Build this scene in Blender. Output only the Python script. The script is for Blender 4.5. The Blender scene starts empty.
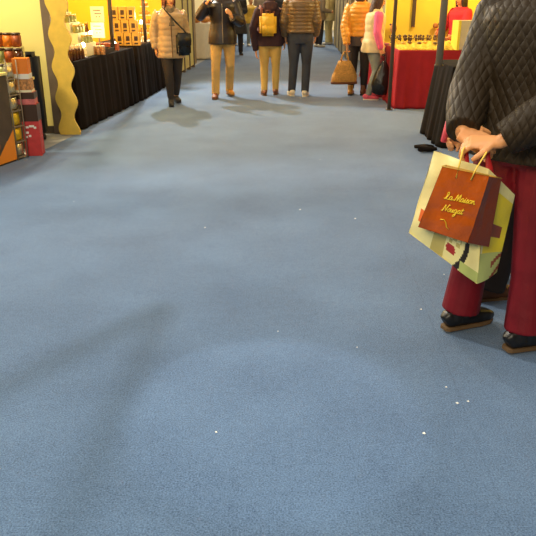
import bpy, bmesh, math, random
from mathutils import Vector as V, Matrix
random.seed(7)
C = bpy.context.scene.collection
PI = math.pi
# ------------------------------------------------------------------ camera
CH, TILT, FP = 1.6, math.radians(21.8), 690.0
ct, st = math.cos(TILT), math.sin(TILT)
def ray(px, py):
    dx, dz = (px-268)/FP, (268-py)/FP
    return V((dx, ct+dz*st, -st+dz*ct))
def at(px, py, Y):                 # point of the place seen at px,py and Y metres ahead
    r = ray(px, py); k = Y/r.y
    return V((r.x*k, Y, CH+r.z*k))
def gnd(px, py, z=0.0):
    r = ray(px, py); k = (z-CH)/r.z
    return V((r.x*k, r.y*k, z))
cam = bpy.data.cameras.new('camera'); co = bpy.data.objects.new('camera', cam); C.objects.link(co)
cam.sensor_width = 36; cam.lens = FP/536*36; cam.clip_start = .05
co.location = (0, 0, CH); co.rotation_euler = (PI/2-TILT, 0, 0)
S = bpy.context.scene
S.camera = co
S.view_settings.view_transform = 'Standard'; S.view_settings.look = 'None'
S.view_settings.exposure = 0.0; S.view_settings.gamma = 1.0
S.view_settings.use_curve_mapping = False

# ------------------------------------------------------------------ materials
def lin(c):
    return tuple(((x/255)/12.92 if x/255 <= .04045 else ((x/255+.055)/1.055)**2.4) for x in c)+(1,)
def mat(name, col, rough=.6, metal=0, var=0, vscale=8, bump=0, bscale=40, emit=0, spec=.5, sheen=0, trans=0, coat=0):
    m = bpy.data.materials.new(name); m.use_nodes = True
    nt = m.node_tree; b = nt.nodes['Principled BSDF']; L = nt.links
    b.inputs['Base Color'].default_value = lin(col); b.inputs['Roughness'].default_value = rough
    b.inputs['Metallic'].default_value = metal; b.inputs['Specular IOR Level'].default_value = spec
    if sheen: b.inputs['Sheen Weight'].default_value = sheen
    if coat: b.inputs['Coat Weight'].default_value = coat
    if trans: b.inputs['Transmission Weight'].default_value = trans
    if emit:
        b.inputs['Emission Color'].default_value = lin(col); b.inputs['Emission Strength'].default_value = emit
    if var or bump:
        tc = nt.nodes.new('ShaderNodeTexCoord')
    if var:
        n = nt.nodes.new('ShaderNodeTexNoise'); n.inputs['Scale'].default_value = vscale; n.inputs['Detail'].default_value = 5
        L.new(tc.outputs['Object'], n.inputs['Vector'])
        r = nt.nodes.new('ShaderNodeValToRGB')
        lo = tuple(x*(1-var) for x in lin(col)[:3])+(1,); hi = tuple(min(1, x*(1+var)) for x in lin(col)[:3])+(1,)
        r.color_ramp.elements[0].position = .3; r.color_ramp.elements[1].position = .7
        r.color_ramp.elements[0].color = lo; r.color_ramp.elements[1].color = hi
        L.new(n.outputs['Fac'], r.inputs['Fac']); L.new(r.outputs['Color'], b.inputs['Base Color'])
    if bump:
        n = nt.nodes.new('ShaderNodeTexNoise'); n.inputs['Scale'].default_value = bscale; n.inputs['Detail'].default_value = 6
        L.new(tc.outputs['Object'], n.inputs['Vector'])
        bp = nt.nodes.new('ShaderNodeBump'); bp.inputs['Strength'].default_value = bump; bp.inputs['Distance'].default_value = .02
        L.new(n.outputs['Fac'], bp.inputs['Height']); L.new(bp.outputs['Normal'], b.inputs['Normal'])
    return m
def math_n(nt, op, a, b=None):
    n = nt.nodes.new('ShaderNodeMath'); n.operation = op
    for i, x in enumerate((a, b)):
        if x is None: continue
        if isinstance(x, (int, float)): n.inputs[i].default_value = x
        else: nt.links.new(x, n.inputs[i])
    return n.outputs[0]

def carpet_mat():
    m = bpy.data.materials.new('carpet_blue'); m.use_nodes = True; nt = m.node_tree; b = nt.nodes['Principled BSDF']; L = nt.links
    tc = nt.nodes.new('ShaderNodeTexCoord')
    def noise(sc, det, rough=.5):
        n = nt.nodes.new('ShaderNodeTexNoise'); n.inputs['Scale'].default_value = sc; n.inputs['Detail'].default_value = det
        n.inputs['Roughness'].default_value = rough; L.new(tc.outputs['Object'], n.inputs['Vector']); return n.outputs['Fac']
    fine, mid, big = noise(150, 4, .8), noise(30, 4, .6), noise(1.6, 4, .55)
    f = math_n(nt, 'MULTIPLY', math_n(nt, 'SUBTRACT', fine, .5), 2.6)
    f = math_n(nt, 'ADD', f, math_n(nt, 'MULTIPLY', math_n(nt, 'SUBTRACT', mid, .5), .35))
    f = math_n(nt, 'ADD', f, math_n(nt, 'MULTIPLY', math_n(nt, 'SUBTRACT', big, .5), .55))
    f = math_n(nt, 'ADD', f, .5)
    # faint seam between two carpet widths
    sx = nt.nodes.new('ShaderNodeSeparateXYZ'); L.new(tc.outputs['Object'], sx.inputs[0])
    d = math_n(nt, 'ABSOLUTE', math_n(nt, 'SUBTRACT', math_n(nt, 'SUBTRACT', sx.outputs[0], math_n(nt, 'MULTIPLY', sx.outputs[1], .05)), .69))
    f = math_n(nt, 'SUBTRACT', f, math_n(nt, 'MULTIPLY', math_n(nt, 'LESS_THAN', d, .004), .07))
    r = nt.nodes.new('ShaderNodeValToRGB'); e = r.color_ramp.elements
    e[0].position, e[1].position = .05, .95
    e[0].color, e[1].color = lin((38, 62, 94)), lin((106, 138, 176))
    L.new(f, r.inputs['Fac']); L.new(r.outputs['Color'], b.inputs['Base Color'])
    b.inputs['Roughness'].default_value = .95; b.inputs['Specular IOR Level'].default_value = .15
    b.inputs['Sheen Weight'].default_value = .25
    bp = nt.nodes.new('ShaderNodeBump'); bp.inputs['Strength'].default_value = .5; bp.inputs['Distance'].default_value = .004
    L.new(fine, bp.inputs['Height']); L.new(bp.outputs['Normal'], b.inputs['Normal'])
    return m
def quilt_mat(name, col, s=.052, strength=.5, rough=.62, sheen=0):
    m = mat(name, col, rough, sheen=sheen, var=.18, vscale=6); nt = m.node_tree; b = nt.nodes['Principled BSDF']; b.inputs['Specular IOR Level'].default_value = .25
    tc = nt.nodes.new('ShaderNodeTexCoord'); sx = nt.nodes.new('ShaderNodeSeparateXYZ'); nt.links.new(tc.outputs['Object'], sx.inputs[0])
    a = math_n(nt, 'ADD', math_n(nt, 'MULTIPLY', sx.outputs[0], 1.25), math_n(nt, 'MULTIPLY', sx.outputs[1], .75))
    z = math_n(nt, 'MULTIPLY', sx.outputs[2], .8)
    u = math_n(nt, 'ABSOLUTE', math_n(nt, 'SINE', math_n(nt, 'MULTIPLY', math_n(nt, 'ADD', a, z), PI/s)))
    v = math_n(nt, 'ABSOLUTE', math_n(nt, 'SINE', math_n(nt, 'MULTIPLY', math_n(nt, 'SUBTRACT', a, z), PI/s)))
    h = math_n(nt, 'POWER', math_n(nt, 'MULTIPLY', u, v), .45)
    n = nt.nodes.new('ShaderNodeTexNoise'); n.inputs['Scale'].default_value = 14; n.inputs['Detail'].default_value = 4
    nt.links.new(tc.outputs['Object'], n.inputs['Vector'])
    h = math_n(nt, 'ADD', h, math_n(nt, 'MULTIPLY', n.outputs['Fac'], .9))
    bp = nt.nodes.new('ShaderNodeBump'); bp.inputs['Strength'].default_value = strength; bp.inputs['Distance'].default_value = .012
    nt.links.new(h, bp.inputs['Height']); nt.links.new(bp.outputs['Normal'], b.inputs['Normal'])
    return m

M = dict(
 carpet=carpet_mat(), concrete=mat('concrete', (170, 170, 168), .8, var=.12, vscale=5),
 cream=mat('cream_panel', (246, 226, 136), .7, var=.03, vscale=2), yellow=mat('yellow_panel', (250, 222, 70), .7, var=.04, vscale=2),
 orange_wall=mat('orange_wall', (246, 190, 40), .7, var=.05, vscale=2), pale=mat('pale_board', (238, 214, 128), .6, var=.12, vscale=7),
 tan_board=mat('tan_board', (176, 146, 92), .6, var=.15, vscale=7), brown_board=mat('brown_board', (96, 62, 40), .6, var=.15, vscale=7),
 far_wall=mat('far_wall', (240, 222, 175), .7), kick=mat('dark_baseboard', (70, 58, 44), .6), post=mat('grey_post', (112, 96, 78), .5, var=.1),
 wavy=mat('wavy_yellow_board', (236, 196, 78), .6, var=.1, vscale=9), steel=mat('painted_steel', (84, 68, 50), .5), greysteel=mat('grey_aluminium', (140, 124, 100), .5),
 black_cloth=mat('black_cloth', (30, 22, 17), .9, spec=.15, bump=.2, bscale=12, var=.15), brown_cloth=mat('brown_black_cloth', (26, 19, 11), .9, spec=.15, bump=.25, bscale=12, var=.15),
 red_cloth=mat('red_cloth', (162, 32, 38), .8, var=.08, spec=.25, bump=.12, bscale=9), white_cloth=mat('white_cloth', (240, 228, 196), .8, var=.05),
 wood=mat('table_wood', (150, 110, 70), .5, var=.2), skin=mat('skin', (222, 156, 100), .5, var=.06, vscale=20), skin2=mat('skin_tan', (205, 145, 95), .5, var=.06, vscale=20),
 eye=mat('eye_dark', (40, 28, 22), .2), lips=mat('lips', (170, 84, 74), .5),
 white=mat('white_plain', (238, 232, 215), .5), black=mat('black_plain', (26, 24, 23), .5), rubber=mat('tan_sole', (104, 80, 52), .8),
 white_sole=mat('white_sole', (235, 225, 200), .6),
 bulb=mat('lit_bulb', (255, 240, 205), emit=30), gold=mat('gold_card', (214, 166, 64), .45, var=.12, vscale=14), darkwin=mat('dark_window', (66, 40, 18), .35),
 glass_brown=mat('bottle_brown', (92, 52, 26), .15), pale_cap=mat('pale_cap', (245, 225, 190), .25, .2), jar_green=mat('jar_olive', (150, 150, 80), .3, var=.25, vscale=30),
 sign=mat('cream_sign', (248, 236, 190), .6), ink=mat('grey_ink', (90, 80, 66), .7), orange=mat('orange_card', (240, 130, 24), .5, var=.06),
 rust=mat('rust_label', (176, 84, 30), .5, var=.3, vscale=40), lid=mat('dark_lid', (70, 44, 24), .4), silver=mat('silver_foil', (205, 195, 160), .25, .7, bump=.4, bscale=30),
 yfoil=mat('yellow_foil', (228, 190, 30), .3, .2, var=.2, vscale=20, bump=.4, bscale=30), redcard=mat('red_card', (196, 56, 54), .5, var=.12, vscale=16), pinkcard=mat('pink_card', (210, 110, 104), .5, var=.25, vscale=30),
 biscuit=mat('biscuit_picture', (190, 130, 70), .5, var=.6, vscale=45), smoke=mat('printed_dark', (74, 60, 46), .5, var=.35, vscale=5), redprint=mat('printed_red', (190, 48, 34), .5, var=.15), orprint=mat('printed_orange', (238, 140, 28), .5),
)
def m_puff(n, c, r=.45, s=.15): return mat(n, c, r, var=.1, vscale=12, sheen=s, bump=.25, bscale=22)
M.update(
 beige_puff=m_puff('beige_puffer', (186, 152, 106)), dark_jkt=mat('dark_leather', (44, 34, 28), .4, var=.2, bump=.3, bscale=14), maroon=mat('maroon_fleece', (64, 38, 40), .9, var=.15, bump=.2),
 brown_puff=m_puff('brown_puffer', (112, 84, 44), .4), orange_puff=m_puff('orange_puffer', (226, 150, 30), .4), vest=m_puff('cream_vest', (222, 200, 146), .5),
 pinkknit=mat('pink_knit', (236, 100, 140), .8, var=.08, bump=.2), blacktr=mat('black_trouser', (40, 32, 28), .8, var=.15), tantr=mat('tan_trouser', (196, 158, 92), .8, var=.1, bump=.15, bscale=14),
 ytan=mat('straw_trouser', (214, 174, 90), .8, var=.08, bump=.15, bscale=14), navy=mat('navy_jeans', (56, 58, 66), .8, var=.15, bump=.15, bscale=16), grey_jean=mat('grey_jeans', (130, 132, 120), .8, var=.2, bump=.15, bscale=16),
 darkgrey=mat('dark_grey_knit', (70, 60, 56), .9, var=.1), goldboot=mat('gold_brown_boot', (190, 130, 40), .35, var=.2), tanboot=mat('tan_boot', (206, 142, 50), .5, var=.15), brownboot=mat('brown_boot', (120, 70, 36), .5, var=.2),
 shoe_black=mat('black_leather', (20, 17, 16), .4, var=.2), shoe_pink=mat('pink_trainer', (232, 92, 110), .6), shoe_white=mat('white_trainer', (236, 222, 190), .6), shoe_brown=mat('brown_suede', (92, 56, 32), .7, var=.15),
 hair_br=mat('brown_hair', (70, 42, 24), .5, var=.3, vscale=60, bump=.5, bscale=80), hair_red=mat('auburn_hair', (96, 34, 22), .5, var=.3, vscale=60, bump=.5, bscale=80), hair_dk=mat('dark_hair', (36, 26, 20), .5, var=.3, vscale=60, bump=.5, bscale=80),
 quilt=quilt_mat('quilted_dark_brown', (44, 33, 18)), burg=mat('burgundy_trouser', (112, 16, 28), .6, var=.16, vscale=7, bump=.8, bscale=5, spec=.3), darkcoat=mat('dark_coat', (44, 38, 32), .7, var=.2, bump=.3, bscale=20),
 yellow_jkt=m_puff('yellow_jacket', (214, 168, 50)), beige_coat=mat('beige_coat', (206, 184, 120), .8, var=.12), greige=mat('greige_coat', (140, 120, 92), .8, var=.15), brown_coat=mat('brown_coat', (104, 74, 40), .8, var=.15),
 red_knit=mat('red_knit', (206, 36, 44), .8, var=.1, bump=.2), scarf=mat('grey_scarf', (120, 104, 80), .9, var=.3, vscale=30, bump=.4),
 ypack=mat('mustard_canvas', (222, 172, 36), .7, var=.08, bump=.15, bscale=30), strap_br=mat('brown_strap', (120, 58, 24), .5), burlap=mat('tan_woven', (200, 146, 70), .85, var=.3, vscale=50, bump=.6, bscale=70), burlap_dk=mat('brown_trim', (110, 62, 26), .8),
 blackbag=mat('black_plastic', (26, 24, 22), .22, bump=.9, bscale=11), glossbrown=mat('glossy_brown_paper', (186, 86, 18), .25, var=.14, vscale=9, bump=.7, bscale=11, coat=.2), glossdark=mat('glossy_dark_brown', (116, 44, 10), .35, bump=.6, bscale=10),
 goldink=mat('gold_ink', (250, 214, 50), .35, .2), cord=mat('yellow_cord', (246, 206, 84), .6), redstrap=mat('red_handle', (176, 30, 30), .5), plas=mat('cream_plastic', (252, 240, 168), .35, var=.05, bump=.45, bscale=10),
 plas_y=mat('yellow_plastic', (250, 224, 40), .35, bump=.4, bscale=10), plas_g=mat('green_plastic', (196, 206, 120), .35, bump=.4, bscale=10), plas_r=mat('brick_print', (150, 66, 30), .4), plas_k=mat('dark_print', (44, 36, 30), .4), plas_o=mat('orange_print', (232, 110, 40), .4), plas_t=mat('olive_print', (206, 190, 110), .4), plas_rr=mat('red_print', (176, 50, 44), .4),
 plush=mat('yellow_plush', (226, 186, 60), .95, var=.25, vscale=30, bump=.9, bscale=40), trinket=mat('tarnished_silver', (110, 92, 66), .35, .6, var=.3, vscale=30), clear=mat('frosted_white', (214, 200, 170), .2), pinkcase=mat('pink_case', (226, 80, 96), .4),
 fence_l=mat('pale_slat', (214, 188, 122), .6, var=.12), fence_d=mat('grey_slat', (132, 118, 92), .6, var=.12), bread=mat('bread_crust', (196, 130, 60), .7, var=.3, vscale=15), scrap=mat('white_scrap', (250, 250, 245), .7),
 pastry=mat('orange_pastry', (230, 150, 50), .6, var=.3, vscale=20),
)
# ------------------------------------------------------------------ mesh helpers
def link(name, bm, ms, parent=None, smooth=True):
    me = bpy.data.meshes.new(name); bm.normal_update(); bm.to_mesh(me); bm.free()
    for m in (ms if isinstance(ms, (list, tuple)) else [ms]): me.materials.append(m)
    if smooth: me.polygons.foreach_set('use_smooth', [True]*len(me.polygons))
    o = bpy.data.objects.new(name, me); C.objects.link(o); o.parent = parent
    return o
def tag(o, label, cat, group=None, kind=None):
    o['label'] = label; o['category'] = cat
    if group: o['group'] = group
    if kind: o['kind'] = kind
    return o
def thing(name, label, cat, loc=(0, 0, 0), rz=0, group=None):
    o = bpy.data.objects.new(name, None); C.objects.link(o); o.location = loc; o.rotation_euler = (0, 0, rz); o.empty_display_size = .1
    return tag(o, label, cat, group)
def struct(name, bm, m, smooth=False):
    o = link(name, bm, m, None, smooth); o['kind'] = 'structure'; return o
def dup(root, loc, rz=None, label=None):
    r = root.copy(); C.objects.link(r); r.location = loc
    if rz is not None: r.rotation_euler = (0, 0, rz)
    if label: r['label'] = label
    for ch in list(root.children):
        c = ch.copy(); C.objects.link(c); c.parent = r
        for g in ch.children:
            d = g.copy(); C.objects.link(d); d.parent = c
    return r
def NB(): return bmesh.new()
def box(bm, x0, x1, y0, y1, z0, z1, mi=0, bev=0):
    vs = [bm.verts.new(p) for p in ((x0,y0,z0),(x1,y0,z0),(x1,y1,z0),(x0,y1,z0),(x0,y0,z1),(x1,y0,z1),(x1,y1,z1),(x0,y1,z1))]
    fs = [bm.faces.new([vs[i] for i in f]) for f in ((0,3,2,1),(4,5,6,7),(0,1,5,4),(1,2,6,5),(2,3,7,6),(3,0,4,7))]
    for f in fs: f.material_index = mi
    if bev:
        es = list({e for f in fs for e in f.edges})
        r = bmesh.ops.bevel(bm, geom=es, offset=bev, segments=2, affect='EDGES')
        for f in r['faces']: f.material_index = mi
    return vs
def loft(bm, pts, rad, ref=(1, 0, 0), n=14, mi=0, power=2.0):
    pts = [V(p) for p in pts]; ref = V(ref); rings = []
    for i, p in enumerate(pts):
        t = (pts[min(i+1, len(pts)-1)]-pts[max(i-1, 0)]).normalized()
        a = ref-t*ref.dot(t)
        if a.length < 1e-4: a = t.orthogonal()
        a.normalize(); b = t.cross(a)
        r = rad[i]; ra, rb = (r, r) if isinstance(r, (int, float)) else r
        ring = []
        for k in range(n):
            th = 2*PI*k/n; cx, sy = math.cos(th), math.sin(th)
            if power != 2.0:
                cx = math.copysign(abs(cx)**(2/power), cx); sy = math.copysign(abs(sy)**(2/power), sy)
            ring.append(bm.verts.new(p+a*(ra*cx)+b*(rb*sy)))
        rings.append(ring)
    for q, s in zip(rings, rings[1:]):
        for k in range(n): bm.faces.new((q[k], q[(k+1) % n], s[(k+1) % n], s[k])).material_index = mi
    bm.faces.new(rings[0][::-1]).material_index = mi; bm.faces.new(rings[-1]).material_index = mi
def ball(bm, c, r, seg=12, mi=0):
    r = (r, r, r) if isinstance(r, (int, float)) else r
    d = bmesh.ops.create_uvsphere(bm, u_segments=seg, v_segments=max(6, seg*2//3), radius=1)
    for v in d['verts']: v.co = V((v.co.x*r[0], v.co.y*r[1], v.co.z*r[2]))+V(c)
    for f in {f for v in d['verts'] for f in v.link_faces}: f.material_index = mi
def tube(bm, pts, r, n=8, mi=0): loft(bm, pts, [r]*len(pts), (.3, .5, .81), n, mi)
def lathe(bm, prof, c=(0, 0, 0), n=14, mi=0):
    loft(bm, [V(c)+V((0, 0, z)) for r, z in prof], [r for r, z in prof], (1, 0, 0), n, mi)
def prism(bm, poly, y0, y1, mi=0):              # outline in x,z given thickness along y
    a = [bm.verts.new((x, y0, z)) for x, z in poly]; b = [bm.verts.new((x, y1, z)) for x, z in poly]
    bm.faces.new(a).material_index = mi; bm.faces.new(b[::-1]).material_index = mi
    for i in range(len(a)):
        j = (i+1) % len(a); bm.faces.new((a[j], a[i], b[i], b[j])).material_index = mi
def fuse(name, bm, m, parent, vox, smooth=2):
    """all shapes of bm become one continuous surface"""
    bmesh.ops.recalc_face_normals(bm, faces=bm.faces[:])
    me = bpy.data.meshes.new(name); bm.to_mesh(me); bm.free()
    o = bpy.data.objects.new(name, me); C.objects.link(o)
    r = o.modifiers.new('r', 'REMESH'); r.mode = 'VOXEL'; r.voxel_size = vox
    s = o.modifiers.new('s', 'SMOOTH'); s.factor = .5; s.iterations = smooth
    dg = bpy.context.evaluated_depsgraph_get()
    m2 = bpy.data.meshes.new_from_object(o.evaluated_get(dg)); m2.name = name
    o.modifiers.clear(); o.data = m2; bpy.data.meshes.remove(me)
    m2.materials.clear(); m2.materials.append(m)
    m2.polygons.foreach_set('use_smooth', [True]*len(m2.polygons))
    o.parent = parent
    return o
def fine(pts, rad, step):
    P, R = [], []
    for i in range(len(pts)-1):
        a, b = V(pts[i]), V(pts[i+1]); n = max(1, int((b-a).length/step))
        ra, rb = rad[i], rad[i+1]
        for k in range(n): P.append(a.lerp(b, k/n)); R.append(tuple(x+(y-x)*k/n for x, y in zip(ra, rb)))
    P.append(V(pts[-1])); R.append(tuple(rad[-1])); return P, R
def puffed(P, R, sp, amp):
    d = 0; out = []
    for i, r in enumerate(R):
        if i: d += (P[i]-P[i-1]).length
        k = amp*(abs(math.sin(PI*d/sp))**.6-.6)
        out.append((r[0]+k, r[1]+k))
    return out
# ------------------------------------------------------------------ people
TORSO = [(.80, .135, .105), (.86, .160, .118), (.93, .172, .122), (1.02, .158, .112), (1.12, .146, .105), (1.24, .165, .118), (1.35, .180, .118), (1.41, .160, .098), (1.455, .105, .075)]
def tor(z):
    if z <= TORSO[0][0]: return TORSO[0][1:]
    for a, b in zip(TORSO, TORSO[1:]):
        if z <= b[0]:
            k = (z-a[0])/(b[0]-a[0]); return (a[1]+(b[1]-a[1])*k, a[2]+(b[2]-a[2])*k)
    return TORSO[-1][1:]
def hand(bm, w, d, n, thumb, curl=.5, s=1.0, spread=.0):
    """w wrist, d direction of the fingers, n palm normal, thumb +1/-1 side along d x n"""
    w, d, n = V(w), V(d).normalized(), V(n); n = (n-d*n.dot(d)).normalized(); sd = d.cross(n)*thumb
    loft(bm, [w-d*.01*s, w+d*.03*s, w+d*.07*s, w+d*.095*s], [(.026*s, .019*s), (.036*s, .017*s), (.042*s, .015*s), (.038*s, .012*s)], sd, 12)
    for k, L in enumerate((.072, .082, .076, .058)):
        p = w+d*(.088*s)+sd*((.030-.020*k)*s); q = [p-d*.02*s]; dd = (d+sd*spread*(1.5-k)).normalized(); ang = 0
        pts = [p-d*.025*s, p]
        for seg, fr in enumerate((.45, .32, .23)):
            ang += curl*(1.0 if seg else .8)
            dv = dd*math.cos(ang)+n*math.sin(ang); p = p+dv*(L*fr*s); pts.append(p)
        loft(bm, pts, [.0095*s, .0098*s, .009*s, .0082*s, .0062*s], sd, 8)
    p = w+d*.028*s+sd*.026*s; dv = (d*.62+sd*.75+n*.25).normalized(); dv2 = (d*.8+sd*.25+n*.55).normalized()
    loft(bm, [p-dv*.01*s, p+dv*.03*s, p+dv*.03*s+dv2*.028*s, p+dv*.03*s+dv2*.048*s], [.014*s, .0115*s, .0105*s, .007*s], n, 8)

def person(label, loc, heading, H, wear, pose=None, vox=.011, group=None, skin='skin', hands=None, lean=0, headyaw=0, headpitch=0, toes=(8, 8), slim=1.0, cvox=None):
    """heading: degrees clockwise from straight ahead; local x right, y forward"""
    k = H/1.75
    root = thing('person', label, 'person', loc, -math.radians(heading), group)
    J = dict(hipL=(-.092, 0, .90), kneeL=(-.10, .02, .49), ankL=(-.105, -.02, .08), hipR=(.092, 0, .90), kneeR=(.10, .02, .49), ankR=(.105, -.02, .08),
             shL=(-.185, 0, 1.40), elL=(-.235, -.03, 1.12), wrL=(-.25, .05, .88), shR=(.185, 0, 1.40), elR=(.235, -.03, 1.12), wrR=(.25, .05, .88))
    J.update(pose or {})
    J = {a: V(b)*k for a, b in J.items()}
    def ln(z): return lean*max(0, z-.9)*k
    def Tp(z, dy=0): return V((0, ln(z)+dy*k, z*k))
    for s in 'LR':
        J['sh'+s].y += ln(1.4)
    # body
    bm = NB()
    loft(bm, [Tp(z) for z, a, b in TORSO], [(a*k*slim, b*k*slim) for z, a, b in TORSO], n=20)
    hp = Tp(1.47)
    loft(bm, [Tp(1.42), Tp(1.48, .005), Tp(1.56, .015)], [(.075*k, .065*k), (.056*k, .056*k), (.053*k, .056*k)])
    hy = Matrix.Rotation(-math.radians(headyaw), 3, 'Z') @ Matrix.Rotation(math.radians(headpitch), 3, 'X')
    hc = Tp(1.60, .02)
    def hd(x, y, z): return hc + hy @ (V((x, y, z))*k)
    HR = [(-.095, .02, .03, .032), (-.075, .015, .05, .062), (-.045, .008, .062, .080), (0, 0, .071, .093), (.045, -.004, .075, .098), (.085, -.01, .070, .09), (.118, -.012, .052, .066), (.137, -.012, .022, .028)]
    loft(bm, [hd(0, y, z) for z, y, a, b in HR], [(a*k, b*k) for z, y, a, b in HR], hy @ V((1, 0, 0)), n=18)
    loft(bm, [hd(0, .088, .035), hd(0, .108, -.005), hd(0, .112, -.018), hd(0, .09, -.024)], [(.007*k, .008*k), (.012*k, .012*k), (.016*k, .010*k), (.010*k, .006*k)])
    for s in (-1, 1): ball(bm, hd(s*.073, -.008, .005), (.012*k, .02*k, .032*k), 10)
    ball(bm, hd(0, .082, -.078), (.02*k, .014*k, .014*k), 8)
    for s, sg in (('L', -1), ('R', 1)):
        sh, el, wr = J['sh'+s], J['el'+s], J['wr'+s]
        loft(bm, [sh*.75+V((0, 0, sh.z*.25)), sh, sh.lerp(el, .5), el, el.lerp(wr, .4), wr], [.05*k, .056*k, .048*k, .040*k, .038*k, .026*k])
        h = (hands or {}).get(s) or {}
        d = h.get('d') or (wr-el)
        hand(bm, wr, d, h.get('n', V((-sg, .2, 0))), h.get('thumb', sg), h.get('curl', .45), k*h.get('s', 1), h.get('spread', .05))
        hi, kn, an = J['hip'+s], J['knee'+s], J['ank'+s]
        loft(bm, [hi+V((0, 0, .03*k)), hi.lerp(kn, .35), kn, kn.lerp(an, .35), an, an-V((0, 0, .03*k))], [.088*k*slim, .080*k*slim, .056*k, .055*k, .038*k, .038*k])
        ta = math.radians(toes[0 if s == 'L' else 1])*sg; fd = V((math.sin(ta), math.cos(ta), 0))
        base = V((an.x, an.y, an.z-.045*k))
        loft(bm, [base-fd*.055*k, base, base+fd*.10*k-V((0, 0, .012*k)), base+fd*.165*k-V((0, 0, .02*k))], [(.03*k, .028*k), (.034*k, .032*k), (.04*k, .022*k), (.03*k, .012*k)])
    body = fuse('body', bm, M[skin], root, vox, 2)
    bm = NB()
    for s in (-1, 1): ball(bm, hd(s*.031, .085, .025), (.012*k, .008*k, .008*k), 8)
    link('eyes', bm, M['eye'], root)
    bm = NB(); loft(bm, [hd(-.024, .083, -.048), hd(-.01, .092, -.045), hd(.01, .092, -.045), hd(.024, .083, -.048)], [.004*k, .008*k, .008*k, .004*k]); link('lips', bm, M['lips'], root)
    cv = cvox or vox
    for w in wear:
        typ = w[0]; m = M[w[1]]; o = w[2] if len(w) > 2 else {}
        if typ in ('jacket', 'vest', 'coat', 'sweater', 'hoodie'):
            hem, e = o.get('hem', .80), o.get('ease', .022); fl = o.get('flare', .02)
            bm = NB(); zs = [hem+i*(1.40-hem)/12 for i in range(13)]+[1.425, 1.45, 1.48]
            P = [Tp(z) for z in zs]; R = []
            for z in zs:
                a, b = tor(max(z, .93)); q = fl*max(0, (1.05-z)/.3); top = 0 if z < 1.41 else .6
                R.append(((a+(e*(1-top)) + q)*k*slim, (b+e*(1-top)+q+.012)*k*slim))
            sp, am = o.get('puff', (0, 0))
            P, R = fine(P, R, .012)
            if sp: R = puffed(P, R, sp*k, am*k)
            loft(bm, P, R, n=24, power=2.3)
            if typ != 'vest':
                for s in 'LR':
                    sh, el, wr = J['sh'+s], J['el'+s], J['wr'+s]; e2 = o.get('sleeve', .022)
                    tip = el.lerp(wr, o.get('cuff', .97))
                    P, R = [sh*.7+V((0, 0, sh.z*.28)), sh-V((0, 0, .01*k)), sh.lerp(el, .5), el, el.lerp(wr, .45), tip], [.058+e2*.6, .062+e2, .052+e2, .046+e2, .042+e2, .030+e2*.85]
                    P, R = fine(P, [(r*k, r*k) for r in R], .012)
                    if sp: R = puffed(P, R, sp*k, am*k*.8)
                    loft(bm, P, R, n=16)
            if o.get('collar'): loft(bm, [Tp(1.43), Tp(1.49, .0), Tp(1.535, .01)], [(.105*k, .09*k), (.082*k, .082*k), (.076*k, .08*k)])
            if o.get('hood'):
                loft(bm, [Tp(1.36, -.13), Tp(1.42, -.135), Tp(1.50, -.10), Tp(1.53, -.05)], [(.06*k, .03*k), (.12*k, .05*k), (.13*k, .06*k), (.09*k, .05*k)])
            c = fuse(typ, bm, m, root, cv, 1)
            if o.get('band'):
                bm = NB(); a, b = tor(max(hem, .93)); loft(bm, [Tp(hem-.02), Tp(hem+.03)], [((a+e+.004)*k*slim, (b+e+.012)*k*slim)]*2, n=24); link('hem_band', bm, M[o['band']], c)
            if o.get('zip'):
                bm = NB(); pts = []
                for i in range(12):
                    z = hem+.02+i*(1.40-hem)/11.5; a, b = tor(max(z, .93)); pts.append(Tp(z)+V((.012, (b+e+.012+fl*max(0, (1.05-z)/.3))*k*slim+.004, 0)))
                tube(bm, pts, .007); link('zip', bm, M[o['zip']], c)
        elif typ in ('trousers', 'jeans', 'leggings'):
            e = o.get('ease', .018); bm = NB(); hem = o.get('hem', .07); wide = o.get('wide', .02)
            zs = (.80, .86, .92, .98, 1.04)
            loft(bm, [Tp(z) for z in zs], [((tor(z)[0]+.012)*k*slim, (tor(z)[1]+.012)*k*slim) for z in zs], n=20)
            for s, sg in (('L', -1), ('R', 1)):
                hi, kn, an = J['hip'+s], J['knee'+s], J['ank'+s]
                low = an+(an-kn).normalized()*(.08-hem)*k
                loft(bm, [hi+V((0, 0, .05*k)), hi.lerp(kn, .12), hi.lerp(kn, .4), kn, kn.lerp(low, .4), low], [r*k for r in ((.088+e*.6)*slim, (.092+e)*slim, (.082+e)*slim, .058+e, .054+e, .040+wide)], n=18)
            fuse(typ, bm, m, root, cv, 1)
        elif typ in ('shoe', 'boot'):
            for s, sg in (('L', -1), ('R', 1)):
                mm = M[o['other']] if (s == 'R' and 'other' in o) else m
                an = J['ank'+s]; ta = math.radians(toes[0 if s == 'L' else 1])*sg; fd = V((math.sin(ta), math.cos(ta), 0)); sdv = V((fd.y, -fd.x, 0))
                z0 = an.z-.08*k; b = V((an.x, an.y, z0)); bm = NB()
                prof = [(-.085, .022, .030), (-.07, .033, .04), (-.02, .037, .048), (.04, .041, .042), (.10, .046, .032), (.15, .042, .026), (.185, .026, .018)]
                loft(bm, [b+fd*d*k+V((0, 0, (h+.010)*k)) for d, a, h in prof], [(a*k, h*k) for d, a, h in prof], sdv, n=18, power=3.4)
                top = .17 if typ == 'boot' else .095
                loft(bm, [b+V((0, 0, .04*k))-fd*.02*k, b+V((0, 0, top*k))-fd*.015*k], [(.046*k, .062*k), (.046*k, .056*k)], sdv)
                sh = fuse(typ, bm, mm, root, min(cv, .008), 1)
                bm = NB(); t = .015 if typ == 'shoe' else .026
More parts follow.
